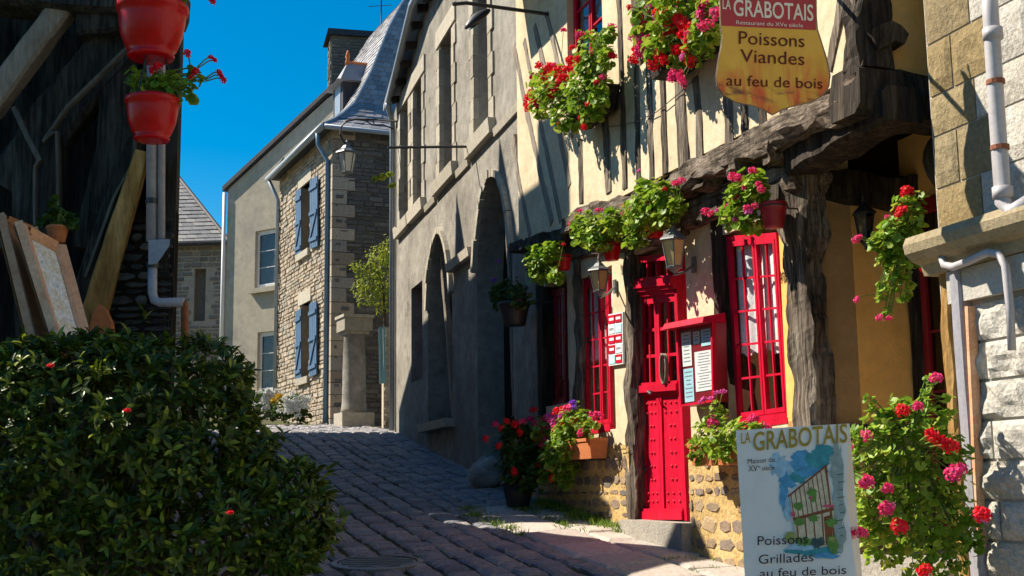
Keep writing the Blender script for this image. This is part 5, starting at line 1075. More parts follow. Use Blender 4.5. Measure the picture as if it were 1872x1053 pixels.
grow(t, B([(930, 535, 32, 26), (912, 545, 20, 22), (952, 545, 20, 22)], yq), .034, 1.1, 'leaf_dark', flowers=FL([(912, 478), (904, 512), (948, 548)], yq, 'purple', .1, .9))

# ------------------------------------------------------------------ wall lanterns, street lamps
def lantern(name, label, c, w_, h_, mount, arm_from='low', glass='amber_glass', group=None, body='lamp_grey', tip=True):
    """c: centre of the glass body; w_: top width; h_: glass height"""
    c = Vector(c); t = thing(name, label, 'lantern', c + Vector((0, 0, -h_ * .6)), group); s = 6
    ring = lambda r, z: [c + Vector((math.cos(2 * PI * k / s + .4) * r, math.sin(2 * PI * k / s + .4) * r, z)) for k in range(s)]
    rt, rb = w_ / 2, w_ * .30; z0, z1 = -h_ / 2, h_ / 2
    a, b = ring(rt * .92, z1), ring(rb * .94, z0)
    for k in range(s): j = (k + 1) % s; m = MB(); m.poly([b[k], b[j], a[j], a[k]]); mk('pane', m, glass, t)
    m = MB(); a, b = ring(rt * .95, z1), ring(rb, z0)
    for k in range(s): m.tube([a[k], b[k]], w_ * .028, 5)
    m.tube(a + [a[0]], w_ * .035, 5); m.tube(b + [b[0]], w_ * .035, 5); m.lathe(c, [(rb, z0 - .012), (rb * 1.05, z0), (rb * .5, z0 - .03), (.008, z0 - .05)], 8); mk('frame', m, body, t)
    m = MB(); hh = h_ * .55; m.lathe(c, [(rt * 1.18, z1), (rt * 1.12, z1 + hh * .12), (rt * .62, z1 + hh * .45), (rt * .36, z1 + hh * .75), (rt * .25, z1 + hh * .8), (rt * .22, z1 + hh)], s, rot=.4); 
    if tip: m.lathe(c, [(rt * .10, z1 + hh), (rt * .16, z1 + hh + .02), (.003, z1 + hh + .07)], 8)
    mk('cap', m, body, t)
    if mount is not None:
        mount = Vector(mount); m = MB()
        if arm_from == 'low': p = c + Vector((0, 0, z0 - .03)); m.tube([p, p + Vector((0, 0, -.03)), p.lerp(mount, .5) + Vector((0, 0, -.035)), mount], .011, 6)
        m.bx(mount, .05, .02, .13, R.u); mk('arm', m, body, t)
    return t
lantern('wall_lantern', 'grey wall lantern with amber glass left of the red door, beside the notices', R.P(1096, 514, .28), .20, .18, R.P(1124, 524, .02), group='wall lanterns')
lantern('wall_lantern', 'grey wall lantern with amber glass above the menu case', R.P(1232, 464, .32), .21, .21, R.P(1268, 484, .02), group='wall lanterns')
pw = PW.P(1581, 415, .16); lantern('wall_lantern', 'black wall lantern in shade on the ochre porch wall', pw, .15, .18, PW.P(1585, 440, .01), body='iron', glass='glass_dark', group='wall lanterns')
lp = at(634, 298, 22.5); t = lantern('street_lantern', 'hanging street lantern on a scrolled iron bracket at the end of the grey house', lp, .36, .36, None, body='lamp_grey', glass='milk_glass')
mb = MB(); w0 = G.P(725, 222, .05); pts = [w0]
for x, y in ((690, 219), (650, 218), (632, 222), (623, 232), (622, 246), (628, 258), (634, 268)): pts.append(at(x, y, 22.5 + (x - 634) / 90 * .3))
mb.tube(pts, .018, 6); sc_ = [at(x, y, 22.62) for x, y in ((720, 236), (700, 228), (680, 228), (670, 222), (672, 217), (682, 220), (684, 226))]; mb.tube(sc_, .014, 5); mk('bracket', mb, 'iron', t)
mb = MB(); p0 = R.P(1003, 26, JO); hd = p0 + R.n * 1.25 + Vector((0, 0, -.08)); t = thing('street_lamp', 'modern shoe shaped street lamp on a thin arm high on the restaurant', 'street lamp', p0)
mb.tube([p0, p0 + R.n * .9 + Vector((0, 0, .03)), p0 + R.n * 1.05], .02, 6); mk('arm', mb, 'iron', t)
mb = MB(); hx = at(872, 36, hd.y); pa = at(893, 20, hd.y + .1); pb = at(852, 52, hd.y - .1); rs = []
for k in range(9):
    s = k / 8; p = pa.lerp(pb, s); r = .075 * (math.sin(PI * (s * .9 + .07)) ** .6); d = (pb - pa).normalized(); x = d.cross(Vector((0, 0, 1))).normalized(); z = x.cross(d)
    rs.append([p + x * math.cos(2 * PI * i / 10) * r * 1.2 + z * math.sin(2 * PI * i / 10) * r * (.9 if math.sin(2 * PI * i / 10) > 0 else .45) for i in range(10)])
mb.rings(rs); mk('lamp_head', mb, 'iron', t, smooth=True)
mb = MB(); mb.rings([[q + Vector((0, 0, -.035)) for q in (pa.lerp(pb, .25) + x * .05, pa.lerp(pb, .25) - x * .05)], [q + Vector((0, 0, -.045)) for q in (pa.lerp(pb, .85) + x * .05, pa.lerp(pb, .85) - x * .05)]], cap=False, closed=False); mk('lamp_glass', mb, 'milk_glass', t)
# ------------------------------------------------------------------ lettering
FONT = None
def text(s, P, off, l, r, hpx, m, parent, name='lettering', lean=0., thick=.0015, bold=0.):
    """text whose baseline runs from sight position l to r on plane P"""
    cu = bpy.data.curves.new(name, 'FONT'); cu.body = s; cu.size = 1; cu.extrude = 0.0; cu.offset = bold; cu.resolution_u = 4; cu.shear = lean
    o = bpy.data.objects.new(name, cu); me = bpy.data.meshes.new_from_object(o); bpy.data.objects.remove(o); bpy.data.curves.remove(cu)
    xs_ = [v.co.x for v in me.vertices]; x0, x1 = min(xs_), max(xs_)
    pl, pr = P.P(*l, off), P.P(*r, off); ux = (pr - pl); wd = ux.length; ux.normalize(); capz = .70
    up_ = P.P(l[0], l[1] - hpx, off) - pl; upl = up_.length; up_.normalize(); sy = upl / capz
    offp = OFF.get(parent, Vector()); k = Vector((0, 0, 0))
    V = [pl + ux * ((v.co.x - x0) / (x1 - x0) * wd) + up_ * (v.co.y * sy) for v in me.vertices]; F_ = [tuple(p.vertices) for p in me.polygons]
    bpy.data.meshes.remove(me); mb = MB(); mb.v = V; mb.f = F_; return mk(name, mb, m, parent)
def flat(name, pts, P, off, m, parent, wpx=True):
    mb = MB(); q = [P.P(x, y, off) for x, y in pts]; mb.poly(q); return mk(name, mb, m, parent)
def splash(name, x, y, rx, ry, P, off, m, parent, n=22, seed=0, jag=.35):
    r = random.Random(seed); return flat(name, [(x + math.cos(2 * PI * k / n) * rx * (1 + r.uniform(-jag, jag)), y + math.sin(2 * PI * k / n) * ry * (1 + r.uniform(-jag, jag))) for k in range(n)], P, off, m, parent)
# hanging shield sign
_s = at(1412, 100, 7.0); SG = Plane((_s.x, _s.y), 17.5 - 90); SG.n = -R.u
t = thing('shield_sign', 'hanging shield shaped restaurant sign with crimson top and flame coloured body', 'sign', SG.P(1412, 208))
out = [(1490, -70), (1491, 30), (1493, 54), (1500, 76), (1510, 108), (1516, 138), (1514, 158), (1503, 174), (1482, 186), (1450, 193), (1430, 199), (1412, 209), (1396, 199), (1376, 192), (1346, 186), (1323, 174), (1312, 158), (1310, 138), (1313, 115), (1319, 84), (1321, 66), (1318, 48), (1314, -70)]
mb = MB(); mb.prism([SG.P(x, y, .012) for x, y in out], [SG.P(x, y, -.012) for x, y in out])
m = mat('sign_flame', [(.60, .30, .02), (.70, .40, .04), (.66, .36, .03)], .4, .4, 1.5, .06, 0, 40)
ntm = m.node_tree; Lk = ntm.links.new; bs = ntm.nodes['Principled BSDF']
ge = _n(ntm, 'ShaderNodeNewGeometry'); sp = _n(ntm, 'ShaderNodeSeparateXYZ'); Lk(ge.outputs['Position'], sp.inputs[0])
nz1 = _n(ntm, 'ShaderNodeTexNoise', Scale=6, Detail=5, Distortion=1.2); mp = _n(ntm, 'ShaderNodeMapping'); mp.inputs['Scale'].default_value = (1.6, 1.6, .55); Lk(ge.outputs['Position'], mp.inputs['Vector']); Lk(mp.outputs[0], nz1.inputs['Vector'])
zc = SG.P(1412, 140).z
mr = _n(ntm, 'ShaderNodeMapRange'); Lk(sp.outputs['Z'], mr.inputs['Value']); mr.inputs['From Min'].default_value = zc + .20; mr.inputs['From Max'].default_value = zc - .10
ml = _n(ntm, 'ShaderNodeMath', operation='MULTIPLY'); Lk(mr.outputs[0], ml.inputs[0]); mr2 = _n(ntm, 'ShaderNodeMapRange'); Lk(nz1.outputs['Fac'], mr2.inputs['Value']); mr2.inputs['From Min'].default_value = .42; mr2.inputs['From Max'].default_value = .62; Lk(mr2.outputs[0], ml.inputs[1])
mxx = _n(ntm, 'ShaderNodeMix', data_type='RGBA'); Lk(ml.outputs[0], mxx.inputs[0]); src = bs.inputs['Base Color'].links[0].from_socket; Lk(src, mxx.inputs[6]); mxx.inputs[7].default_value = (.62, .09, .01, 1)
nz2 = _n(ntm, 'ShaderNodeTexNoise', Scale=9, Detail=4); mp2 = _n(ntm, 'ShaderNodeMapping'); mp2.inputs['Scale'].default_value = (.7, .7, 2.2); Lk(ge.outputs['Position'], mp2.inputs['Vector']); Lk(mp2.outputs[0], nz2.inputs['Vector'])
m3 = _n(ntm, 'ShaderNodeMapRange'); Lk(nz2.outputs['Fac'], m3.inputs['Value']); m3.inputs['From Min'].default_value = .5; m3.inputs['From Max'].default_value = .62
zb_ = SG.P(1412, 175).z; db = _n(ntm, 'ShaderNodeMath', operation='SUBTRACT'); Lk(sp.outputs['Z'], db.inputs[0]); db.inputs[1].default_value = zb_; ab = _n(ntm, 'ShaderNodeMath', operation='ABSOLUTE'); Lk(db.outputs[0], ab.inputs[0])
m4 = _n(ntm, 'ShaderNodeMapRange'); Lk(ab.outputs[0], m4.inputs['Value']); m4.inputs['From Min'].default_value = .055; m4.inputs['From Max'].default_value = .02; m5 = _n(ntm, 'ShaderNodeMath', operation='MULTIPLY'); Lk(m3.outputs[0], m5.inputs[0]); Lk(m4.outputs[0], m5.inputs[1])
mx5 = _n(ntm, 'ShaderNodeMix', data_type='RGBA'); Lk(m5.outputs[0], mx5.inputs[0]); Lk(mxx.outputs[2], mx5.inputs[6]); mx5.inputs[7].default_value = (.16, .05, .015, 1); Lk(mx5.outputs[2], bs.inputs['Base Color'])
mk('shield', mb, 'sign_flame', t)
flat('crimson_panel', [(1315, -66), (1319, 47), (1492, 55), (1489, -66)], SG, .0135, 'sign_crimson', t)
rim = MB(); rim.tube([SG.P(x, y, 0) for x, y in out] + [SG.P(*out[0], 0)], .008, 6); mk('rim', rim, 'timber_pale', t)
text('GRABOTAIS', SG, .016, (1341, 28), (1487, 38), 30, 'ink_pale', t, bold=.012); text('LA', SG, .016, (1321, 16), (1336, 17), 18, 'ink_pale', t, bold=.01)
text('Restaurant du XVᵉ siècle'.replace('ᵉ', 'e'), SG, .016, (1346, 44), (1468, 50), 7, 'ink_pale', t)
text('Poissons', SG, .016, (1351, 80), (1471, 86), 24, 'ink_brown', t); text('Viandes', SG, .016, (1354, 113), (1471, 119), 24, 'ink_brown', t); text('au feu de bois', SG, .016, (1328, 156), (1504, 162), 20, 'ink_brown', t)
mb = MB(); p1, p2 = SG.P(1330, -75), SG.P(1475, -75); top_ = SG.P(1400, -95)
mb.tube([SG.P(1320, -95), SG.w(0, 0) * 0 + R.w(-3.3, SG.P(1320, -95).z, JO)], .016, 6); mb.tube([p1, p1 + Vector((0, 0, .09))], .006, 5); mb.tube([p2, p2 + Vector((0, 0, .09))], .006, 5); mk('bracket', mb, 'iron', t)
# sandwich board
_a, _b = at(1345, 787, 6.38), at(1553, 774, 6.25); SB = Plane((_a.x, _a.y), math.degrees(math.atan2(-(_b.x - _a.x), _b.y - _a.y))); SB.n = Vector((SB.u.y, -SB.u.x, 0)); SB.n = SB.n if SB.n.y < 0 else -SB.n
gzb = zg(6.3); t = thing('sandwich_board', 'white sandwich board with a watercolour of the restaurant and its menu lettering', 'sign', SB.w(.28, gzb)); 
bo = [(1345, 787), (1553, 774), (1549, 830), (1548, 900), (1556, 980), (1567, 1060), (1585, 1200), (1372, 1200), (1362, 1060)]
for nm_, o0, o1 in (('panel', 0, -.012),):
    mb = MB(); mb.prism([SB.P(x, y, o0) for x, y in bo], [SB.P(x, y, o1) for x, y in bo]); mk('panel', mb, 'sign_white', t)
mb = MB(); q = [SB.P(*bo[0], -.012), SB.P(*bo[1], -.012), SB.w(.60, gzb + .02, -.42), SB.w(.02, gzb + .02, -.42)]; mb.prism(q, [v - SB.n * .012 for v in q]); mk('back_panel', mb, 'sign_white', t)
mb = MB(); mb.tube([SB.P(1366, 1190, -.01), SB.w(.03, gzb, -.01)], .012, 6); mb.tube([SB.P(1580, 1190, -.01), SB.w(.6, gzb, -.01)], .012, 6); mk('foot', mb, 'iron', t)
for nm_, c_ in (('wash_blue', (.10, .34, .55)), ('wash_pale', (.36, .55, .66)), ('wash_teal', (.06, .30, .33)), ('wash_green', (.13, .27, .05)), ('wash_olive', (.33, .36, .10)), ('wash_cream', (.66, .55, .36)), ('wash_brown', (.25, .08, .03)), ('wash_grey', (.33, .40, .36)), ('wash_pink', (.62, .10, .16)), ('wash_dark', (.05, .09, .09))):
    mat(nm_, [tuple(q * .8 for q in c_), c_, tuple(min(.8, q * 1.25) for q in c_)], .6, .25, 28, .18, 0, 40)
o_ = .0012
for i, (x, y, rx, ry, m_) in enumerate(((1425, 850, 16, 20, 'wash_pale'), (1450, 862, 26, 16, 'wash_pale'), (1440, 880, 18, 14, 'wash_blue'), (1470, 845, 24, 18, 'wash_blue'), (1497, 842, 22, 24, 'wash_teal'), (1505, 825, 18, 10, 'wash_teal'), (1462, 870, 16, 12, 'wash_teal'), (1480, 862, 22, 10, 'wash_blue'), (1432, 905, 8, 26, 'wash_blue'), (1440, 930, 6, 24, 'wash_pale'),
                                        (1530, 850, 12, 40, 'wash_grey'), (1532, 920, 12, 50, 'wash_grey'), (1535, 980, 12, 30, 'wash_grey'), (1490, 1008, 46, 8, 'wash_teal'), (1465, 1000, 30, 6, 'wash_pale'), (1510, 1016, 22, 5, 'wash_blue'))):
    splash('watercolour_wash', x, y, rx, ry, SB, o_ + .00035 * i, m_, t, seed=i)
z_ = .0080
flat('painted_facade', [(1444, 908), (1510, 854), (1524, 932), (1526, 1000), (1456, 990), (1449, 948)], SB, z_, 'wash_cream', t)
def stroke(x0, y0, x1, y1, wd, m_, z): 
    d = math.hypot(x1 - x0, y1 - y0); nx_, ny_ = -(y1 - y0) / d * wd / 2, (x1 - x0) / d * wd / 2; flat('painted_stroke', [(x0 - nx_, y0 - ny_), (x1 - nx_, y1 - ny_), (x1 + nx_, y1 + ny_), (x0 + nx_, y0 + ny_)], SB, z, m_, t)
stroke(1440, 908, 1512, 850, 3, 'wash_brown', .0085); stroke(1450, 950, 1524, 930, 6, 'wash_brown', .0085); stroke(1510, 852, 1527, 1002, 3, 'wash_brown', .0086)
for k in range(9): s = k / 8; stroke(1446 + 62 * s, 905 - 50 * s, 1452 + 68 * s, 948 - 17 * s, 1.6, 'wash_brown', .0088)
for k in range(5): s = k / 4; stroke(1456 + 62 * s, 950 - 16 * s, 1460 + 62 * s, 990 + 8 * s, 2.4, 'wash_brown', .0088)
flat('painted_door', [(1506, 945), (1517, 942), (1521, 998), (1510, 996)], SB, .009, 'wash_brown', t)
for i, (x, y, rx, ry, m_) in enumerate(((1460, 925, 8, 7, 'wash_green'), (1485, 905, 9, 12, 'wash_green'), (1462, 955, 10, 7, 'wash_green'), (1488, 948, 9, 6, 'wash_green'), (1520, 955, 10, 9, 'wash_green'), (1445, 982, 12, 9, 'wash_olive'), (1470, 990, 16, 8, 'wash_green'), (1495, 992, 12, 9, 'wash_dark'), (1522, 995, 10, 16, 'wash_green'), (1522, 986, 6, 5, 'wash_olive'), (1515, 925, 10, 3, 'wash_pink'), (1450, 940, 5, 4, 'wash_pink'), (1482, 910, 3, 3, 'wash_pink'))):
    splash('painted_bush', x, y, rx, ry, SB, .0092 + .0003 * i, m_, t, seed=40 + i)
for k in range(9): stroke(1530 + (k % 3) * 3, 868 + k * 14, 1541 + (k % 2) * 3, 866 + k * 14, 1.4, 'wash_dark', .0125)
text('GRABOTAIS', SB, .0065, (1377, 824), (1549, 808), 34, 'ink_gold', t, bold=.012); text('LA', SB, .0065, (1355, 811), (1372, 809), 20, 'ink_gold', t, bold=.01)
text('Maison du', SB, .0065, (1367, 848), (1416, 844), 9, 'ink_dark', t); text('XV', SB, .0065, (1368, 862), (1385, 861), 11, 'ink_dark', t); text('e', SB, .0065, (1386, 855), (1390, 855), 5, 'ink_dark', t); text('siècle', SB, .0065, (1393, 860), (1416, 858), 8, 'ink_dark', t)
text('Poissons', SB, .0135, (1385, 997), (1477, 993), 17, 'ink_dark', t); text('Grillades', SB, .0135, (1387, 1031), (1487, 1026), 17, 'ink_dark', t); text('au feu de bois', SB, .0135, (1389, 1056), (1547, 1049), 16, 'ink_dark', t)
# menu case
f = quad(R, [(1245, 744), (1307, 734), (1304, 588), (1237, 600)], .13)
t = thing('menu_case', 'red glazed menu case with hood and menu sheets beside the door', 'menu board', f(.5, 0, -.1))
mb = MB(); qbox(mb, f, 0, 1, 0, 1, -.11, -.02); mk('case', mb, 'dark_red', t)
mb = MB(); b = .045
for s0, s1, t0, t1 in ((0, b, 0, 1), (1 - b, 1, 0, 1), (b, 1 - b, 0, b * .6), (b, 1 - b, 1 - b * .5, 1)): qbox(mb, f, s0, s1, t0, t1, -.019, .012)
mk('frame', mb, 'red', t)
mb = MB(); q = [f(-.12, .985, -.10), f(1.03, .985, -.10), f(1.03, .985, .10), f(-.12, .985, .10)]; q2 = [f(-.08, 1.12, -.10), f(1.0, 1.12, -.10), f(1.0, 1.06, .08), f(-.08, 1.06, .08)]; mb.prism(q, q2); mk('hood', mb, 'red', t)
def sheet(s0, s1, t0, t1, m_='paper', lines=8, ink='ink_grey', seed=0):
    mb = MB(); mb.poly([f(s0, t0, -.015), f(s1, t0, -.015), f(s1, t1, -.015), f(s0, t1, -.015)]); s_ = mk('menu_sheet', mb, m_, t); r = random.Random(seed)
    for k in range(lines):
        y = t1 - (t1 - t0) * (k + 1) / (lines + 1.2); w_ = r.uniform(.45, .8); x = s0 + (s1 - s0) * (.5 - w_ / 2); mb = MB(); hh_ = (t1 - t0) / lines * .22
        mb.poly([f(x, y, -.0135), f(x + (s1 - s0) * w_, y, -.0135), f(x + (s1 - s0) * w_, y + hh_, -.0135), f(x, y + hh_, -.0135)]); mk('print_line', mb, ink, s_)
sheet(.07, .34, .50, .93, seed=1); sheet(.08, .36, .05, .47, 'paper_blue', 7, seed=2); sheet(.42, .93, .16, .66, lines=13, seed=3); sheet(.62, .92, .72, .93, 'paper_blue', 4, seed=4); sheet(.40, .58, .76, .92, 'paper', 3, seed=5)
mb = MB(); mb.poly([f(.02, .03, -.004), f(.98, .03, -.004), f(.98, .97, -.004), f(.02, .97, -.004)]); mk('glass_pane', mb, 'glass', t)
# notices
f = quad(R, [(1113, 669), (1139, 665), (1138, 570), (1112, 575)], .03)
t = thing('notice_board', 'narrow panel of red and blue guide plaques between window and door', 'notice board', f(.5, 0)); mb = MB(); qbox(mb, f, 0, 1, 0, 1, -.02, 0); mk('panel', mb, 'paper', t)
for i in range(2):
    for j in range(5):
        mb = MB(); s0, t0 = .04 + i * .48, .03 + j * .195; mm = ['paper_blue', 'sign_crimson', 'red', 'paper', 'red'][(i * 2 + j) % 5]; qbox(mb, f, s0, s0 + .43, t0, t0 + .165, .0005, .006); pl_ = mk('plaque', mb, mm, t)
        mb = MB(); mb.poly([f(s0 + .06, t0 + .06, .007), f(s0 + .37, t0 + .06, .007), f(s0 + .37, t0 + .11, .007), f(s0 + .06, t0 + .11, .007)]); mk('print_line', mb, 'paper' if mm != 'paper' else 'ink_grey', pl_)
# coiled rope on the door handle
mb = MB(); p = fD(.72, .56, .03); mb.tube([p + R.u * (math.cos(g * .7) * .05) + Vector((0, 0, math.sin(g * .7) * .13)) + R.n * .002 * g for g in range(22)], .010, 6); mk('door_wreath', mb, 'timber_pale', None, smooth=True, label='pale rope wreath hanging on the red door', cat='wreath')

# ------------------------------------------------------------------ red hanging pots on the left
def redpot(label, x, y0, y1, wpx, Y, blobs, flowers, chain_to):
    ct, cb = at(x, y0, Y), at(x, y1, Y); r = wpx / 2 * Y / FPX; h = ct.z - cb.z
    t = thing('hanging_pot', label, 'flower pot', cb, 'red pots hanging by the dark timber house')
    vpot('pot', cb, r, h, 'red_pot', t, [(.30, 0), (.62, .0), (.66, .05), (.58, .09), (.70, .16), (.86, .42), (.93, .72), (.94, .84), (1.0, .86), (1.02, .93), (1.0, .985), (.95, 1.0), (.88, .99), (.86, .85)], seg=36)
    mb = MB(); mb.lathe(cb, [(r * .86, h * .86), (r * .4, h * .9), (.001, h * .92)], 18); mk('soil', mb, 'soil', t)
    mb = MB()
    for g in (.3, 2.4, 4.5): mb.tube([ct + Vector((math.cos(g) * r, math.sin(g) * r, -.01)), Vector((ct.x, ct.y, chain_to))], .004, 4)
    mk('hanger', mb, 'iron', t); grow(t, B(blobs, Y), .022, 1.0, 'leaf_ger', flowers=flowers, fl=.022, up=.4)
Yp = 5.6
redpot('upper glossy red hanging pot, larger of the two', 276, 10, 107, 134, Yp, [(280, -15, 60, 18), (335, -5, 14, 10), (240, -20, 30, 14)], FL([(388, 2), (300, -30)], Yp, 'red', .03, .9), at(276, -260, Yp).z)
redpot('lower smaller glossy red hanging pot with sprawling red geranium', 277, 180, 257, 102, Yp, [(275, 160, 40, 22), (250, 140, 16, 22), (318, 165, 24, 24), (300, 145, 22, 24), (345, 158, 14, 12), (362, 150, 12, 16), (350, 180, 8, 8), (350, 130, 6, 12)], FL([(288, 122), (280, 128)], Yp, 'red', .04, 1.0) + FL([(344, 102), (385, 105), (392, 110), (403, 138), (408, 145), (400, 132), (357, 130), (350, 140), (342, 96)], Yp, 'red', .03, .7), at(276, 40, Yp).z)
mb = MB(); timber(mb, [LB.w(.5, 4.62, -.5), at(276, -262, Yp - .15)], .12, .12, (0, 0, 1), .05); mk('pot_beam', mb, 'timber_left', LH)
# picture frames stacked by the wall
def picframe(label, c, wd, m, canvas, group, depth=.035):
    """c: four sight positions with distance (bl, br, tr, tl)"""
    q = [at(*p) for p in c]; n = (q[1] - q[0]).cross(q[3] - q[0]).normalized()
    if n.y > 0: n = -n
    t = thing('picture_frame', label, 'picture frame', q[0], group); f = lambda s, u, d=0.: (q[0].lerp(q[1], s)).lerp(q[3].lerp(q[2], s), u) + n * d
    W, Hh = (q[1] - q[0]).length, (q[3] - q[0]).length; a, b = wd / W, wd / Hh
    for (s0, s1, t0, t1) in ((0, a, 0, 1), (1 - a, 1, 0, 1), (a, 1 - a, 0, b), (a, 1 - a, 1 - b, 1)):
        mb = MB(); dn = [(0, .0), (.2, depth), (.55, depth * .45), (.8, depth * .7), (1, .006)]; hor = (s1 - s0) > (t1 - t0); rs = []
        flip = (s0 > .5) if not hor else (t0 > .5)
        for k, d in dn:
            k2 = 1 - k if flip else k
            rs.append([f(s0 + (s1 - s0) * k2, t0, d), f(s0 + (s1 - s0) * k2, t1, d)] if not hor else [f(s0, t0 + (t1 - t0) * k2, d), f(s1, t0 + (t1 - t0) * k2, d)])
        mb.rings(rs, cap=False, closed=False); mk('frame_moulding', mb, m, t)
    mb = MB(); mb.poly([f(a, b, .004), f(1 - a, b, .004), f(1 - a, 1 - b, .004), f(a, 1 - b, .004)]); mk('picture', mb, canvas, t)
    mb = MB(); mb.poly([f(0, 0, -.012), f(1, 0, -.012), f(1, 1, -.012), f(0, 1, -.012)]); mk('backing', mb, 'gilt_dark', t)
picframe('moulded wooden frame with pale picture leaning in front, right of its pair', [(100, 640, 5.50), (166, 650, 5.74), (114, 455, 5.84), (26, 406, 5.58)], .055, 'gilt', 'canvas', 'picture frames by the dark timber house')
picframe('darker wooden frame leaning behind at the left edge', [(58, 655, 5.52), (130, 655, 5.80), (60, 420, 5.90), (-6, 392, 5.62)], .05, 'gilt_dark', 'gilt_dark', 'picture frames by the dark timber house')
mb = MB(); q = [at(108, 628, 5.86), at(146, 622, 5.92), at(138, 578, 5.92), at(103, 577, 5.86)]; mb.prism(q, [v + Vector((0, .02, 0)) for v in q]); mk('yellow_booklet', mb, 'card_yellow', None, label='bright yellow green booklet in front of the picture frame', cat='booklet')
mb = MB(); q = [at(x, y, 5.93) for x, y in ((162, 625), (206, 625), (203, 590), (192, 565), (182, 556), (172, 566), (165, 590))]; mb.prism(q, [v + Vector((0, .05, 0)) for v in q]); mk('arched_board', mb, 'terracotta', None, label='small arched brown wooden board beside the picture frames', cat='board')
c = at(105, 425, 5.95); t = thing('shaded_plant', 'dark leafy plant in a small pot above the picture frames', 'plant', c); vpot('pot', c + Vector((0, 0, -.05)), .05, .08, 'terracotta', t)
grow(t, B([(105, 398, 24, 22), (85, 405, 16, 16), (130, 405, 14, 18), (100, 372, 10, 14)], 5.95), .022, 1., 'leaf_dark')

# ------------------------------------------------------------------ the big evergreen bush in front
bb = B([(225, 800, 215, 165), (60, 830, 170, 190), (335, 840, 135, 118), (510, 935, 95, 85), (330, 950, 200, 110), (80, 990, 170, 130), (320, 700, 130, 80), (110, 690, 130, 70), (430, 865, 85, 72), (180, 660, 80, 50), (540, 970, 60, 60), (520, 1015, 60, 40)], 5.3, .7)
base = at(230, 1200, 5.3); base.z = zg(5.3)
BU = thing('evergreen_bush', 'large dark glossy leaved evergreen bush in the left foreground', 'bush', base)
whor_p, whor_d = [], []
for i, (c, r) in enumerate(bb):
    n = int(420 * (r[0] * r[2]) / .12) + 60; d = sphere_dirs(n); lump = 1 + .10 * np.sin(d[:, :1] * 8 + i) * np.sin(d[:, 2:] * 7 + i * 2) + .10 * rng.normal(size=(n, 1)) * (rng.random((n, 1)) < .5) + .02; p = np.array(c) + d * np.array(r) * lump
    keep = np.ones(n, bool)
    for j, (c2, r2) in enumerate(bb):
        if j != i: keep &= (((p - np.array(c2)) / (np.array(r2) * .90)) ** 2).sum(1) > 1
    keep &= (p[:, 1] < 5.55) | (rng.random(n) < .35); whor_p.append(p[keep]); whor_d.append(norm(d / np.array(r))[keep])
wp, wd_ = np.concatenate(whor_p), np.concatenate(whor_d)
ip, idr = blob_points(bb, [int(130 * (r[0] * r[2]) / .12) for c, r in bb], .25); ip = np.concatenate([ip]); 
wp = np.concatenate([wp, ip]); wd_ = np.concatenate([wd_, norm(idr + rng.normal(size=idr.shape) * .5)])
wd_ = norm(wd_ * .7 + np.array([0, -.1, .45]) + rng.normal(size=wd_.shape) * .22)
nl = 8; C_ = np.repeat(wp, nl, 0); D0 = np.repeat(wd_, nl, 0); ax = norm(np.cross(D0, rng.normal(size=D0.shape))); bx_ = np.cross(D0, ax)
ph = np.tile(np.arange(nl) * 2 * PI / nl, len(wp)) + np.repeat(rng.uniform(0, 6, len(wp)), nl) + rng.normal(size=len(C_)) * .25; el = np.radians(rng.uniform(5, 62, len(C_)))
rad = ax * np.cos(ph)[:, None] + bx_ * np.sin(ph)[:, None]; grow_d = norm(rad * np.cos(el)[:, None] + D0 * np.sin(el)[:, None]); nrm = norm(D0 * np.cos(el)[:, None] - rad * np.sin(el)[:, None])
sz = rng.uniform(.030, .066, len(C_)); C_ = C_ + D0 * rng.uniform(-.035, .01, (len(C_), 1))
front = np.argsort(C_[:, 1] + rng.random(len(C_)) * .25 + 10 * ((C_[:, 2] < 1.25) | (C_[:, 0] < -2.2)))[:300]; msk = np.ones(len(C_), bool); msk[front] = False
o = bpy.data.objects.new('foliage', leafmesh('foliage', C_[msk], nrm[msk], grow_d[msk], sz[msk], 'long', 'leaf_rhodo', base)); link(o, BU); o['kind'] = 'stuff'
T, Fc = LEAF['long']; LM = bpy.data.meshes.new('leaf'); LM.from_pydata([tuple(v) for v in T], [], [tuple(int(q) for q in f_) for f_ in Fc]); LM.materials.append(MATS['leaf_rhodo'])
for i in front:
    z = Vector(nrm[i]); y = Vector(grow_d[i]); y = (y - z * y.dot(z)).normalized(); x = y.cross(z); inst('leaf', LM, BU, Vector(C_[i]), Matrix((x, y, z)).transposed().to_quaternion(), float(sz[i]))
for i in range(26):
    c, r = random.choice(bb); d = Vector(sphere_dirs(1)[0]); d.y = -abs(d.y); e_ = Vector(c) + Vector((d.x * r[0], d.y * r[1] * .7, d.z * r[2])) * .9; b0 = base + Vector((random.uniform(-.35, .35), random.uniform(-.15, .15), 0)); mid = b0.lerp(e_, .5) + Vector((0, 0, .12)); mb = MB(); mb.tube([b0, b0.lerp(mid, .5) + Vector((random.uniform(-.05, .05), 0, .05)), mid, mid.lerp(e_, .5), e_], [.022, .017, .013, .009, .005], 6); mk('branch', mb, 'stem_wood', BU)
for x, y in ((232, 750), (420, 937), (92, 668)):
    inst('flower_head', HEADS['red'][0], BU, at(x, y, 4.72), Vector((0, -1, .3)).to_track_quat('Z', 'Y'), (.014, .008, .008))

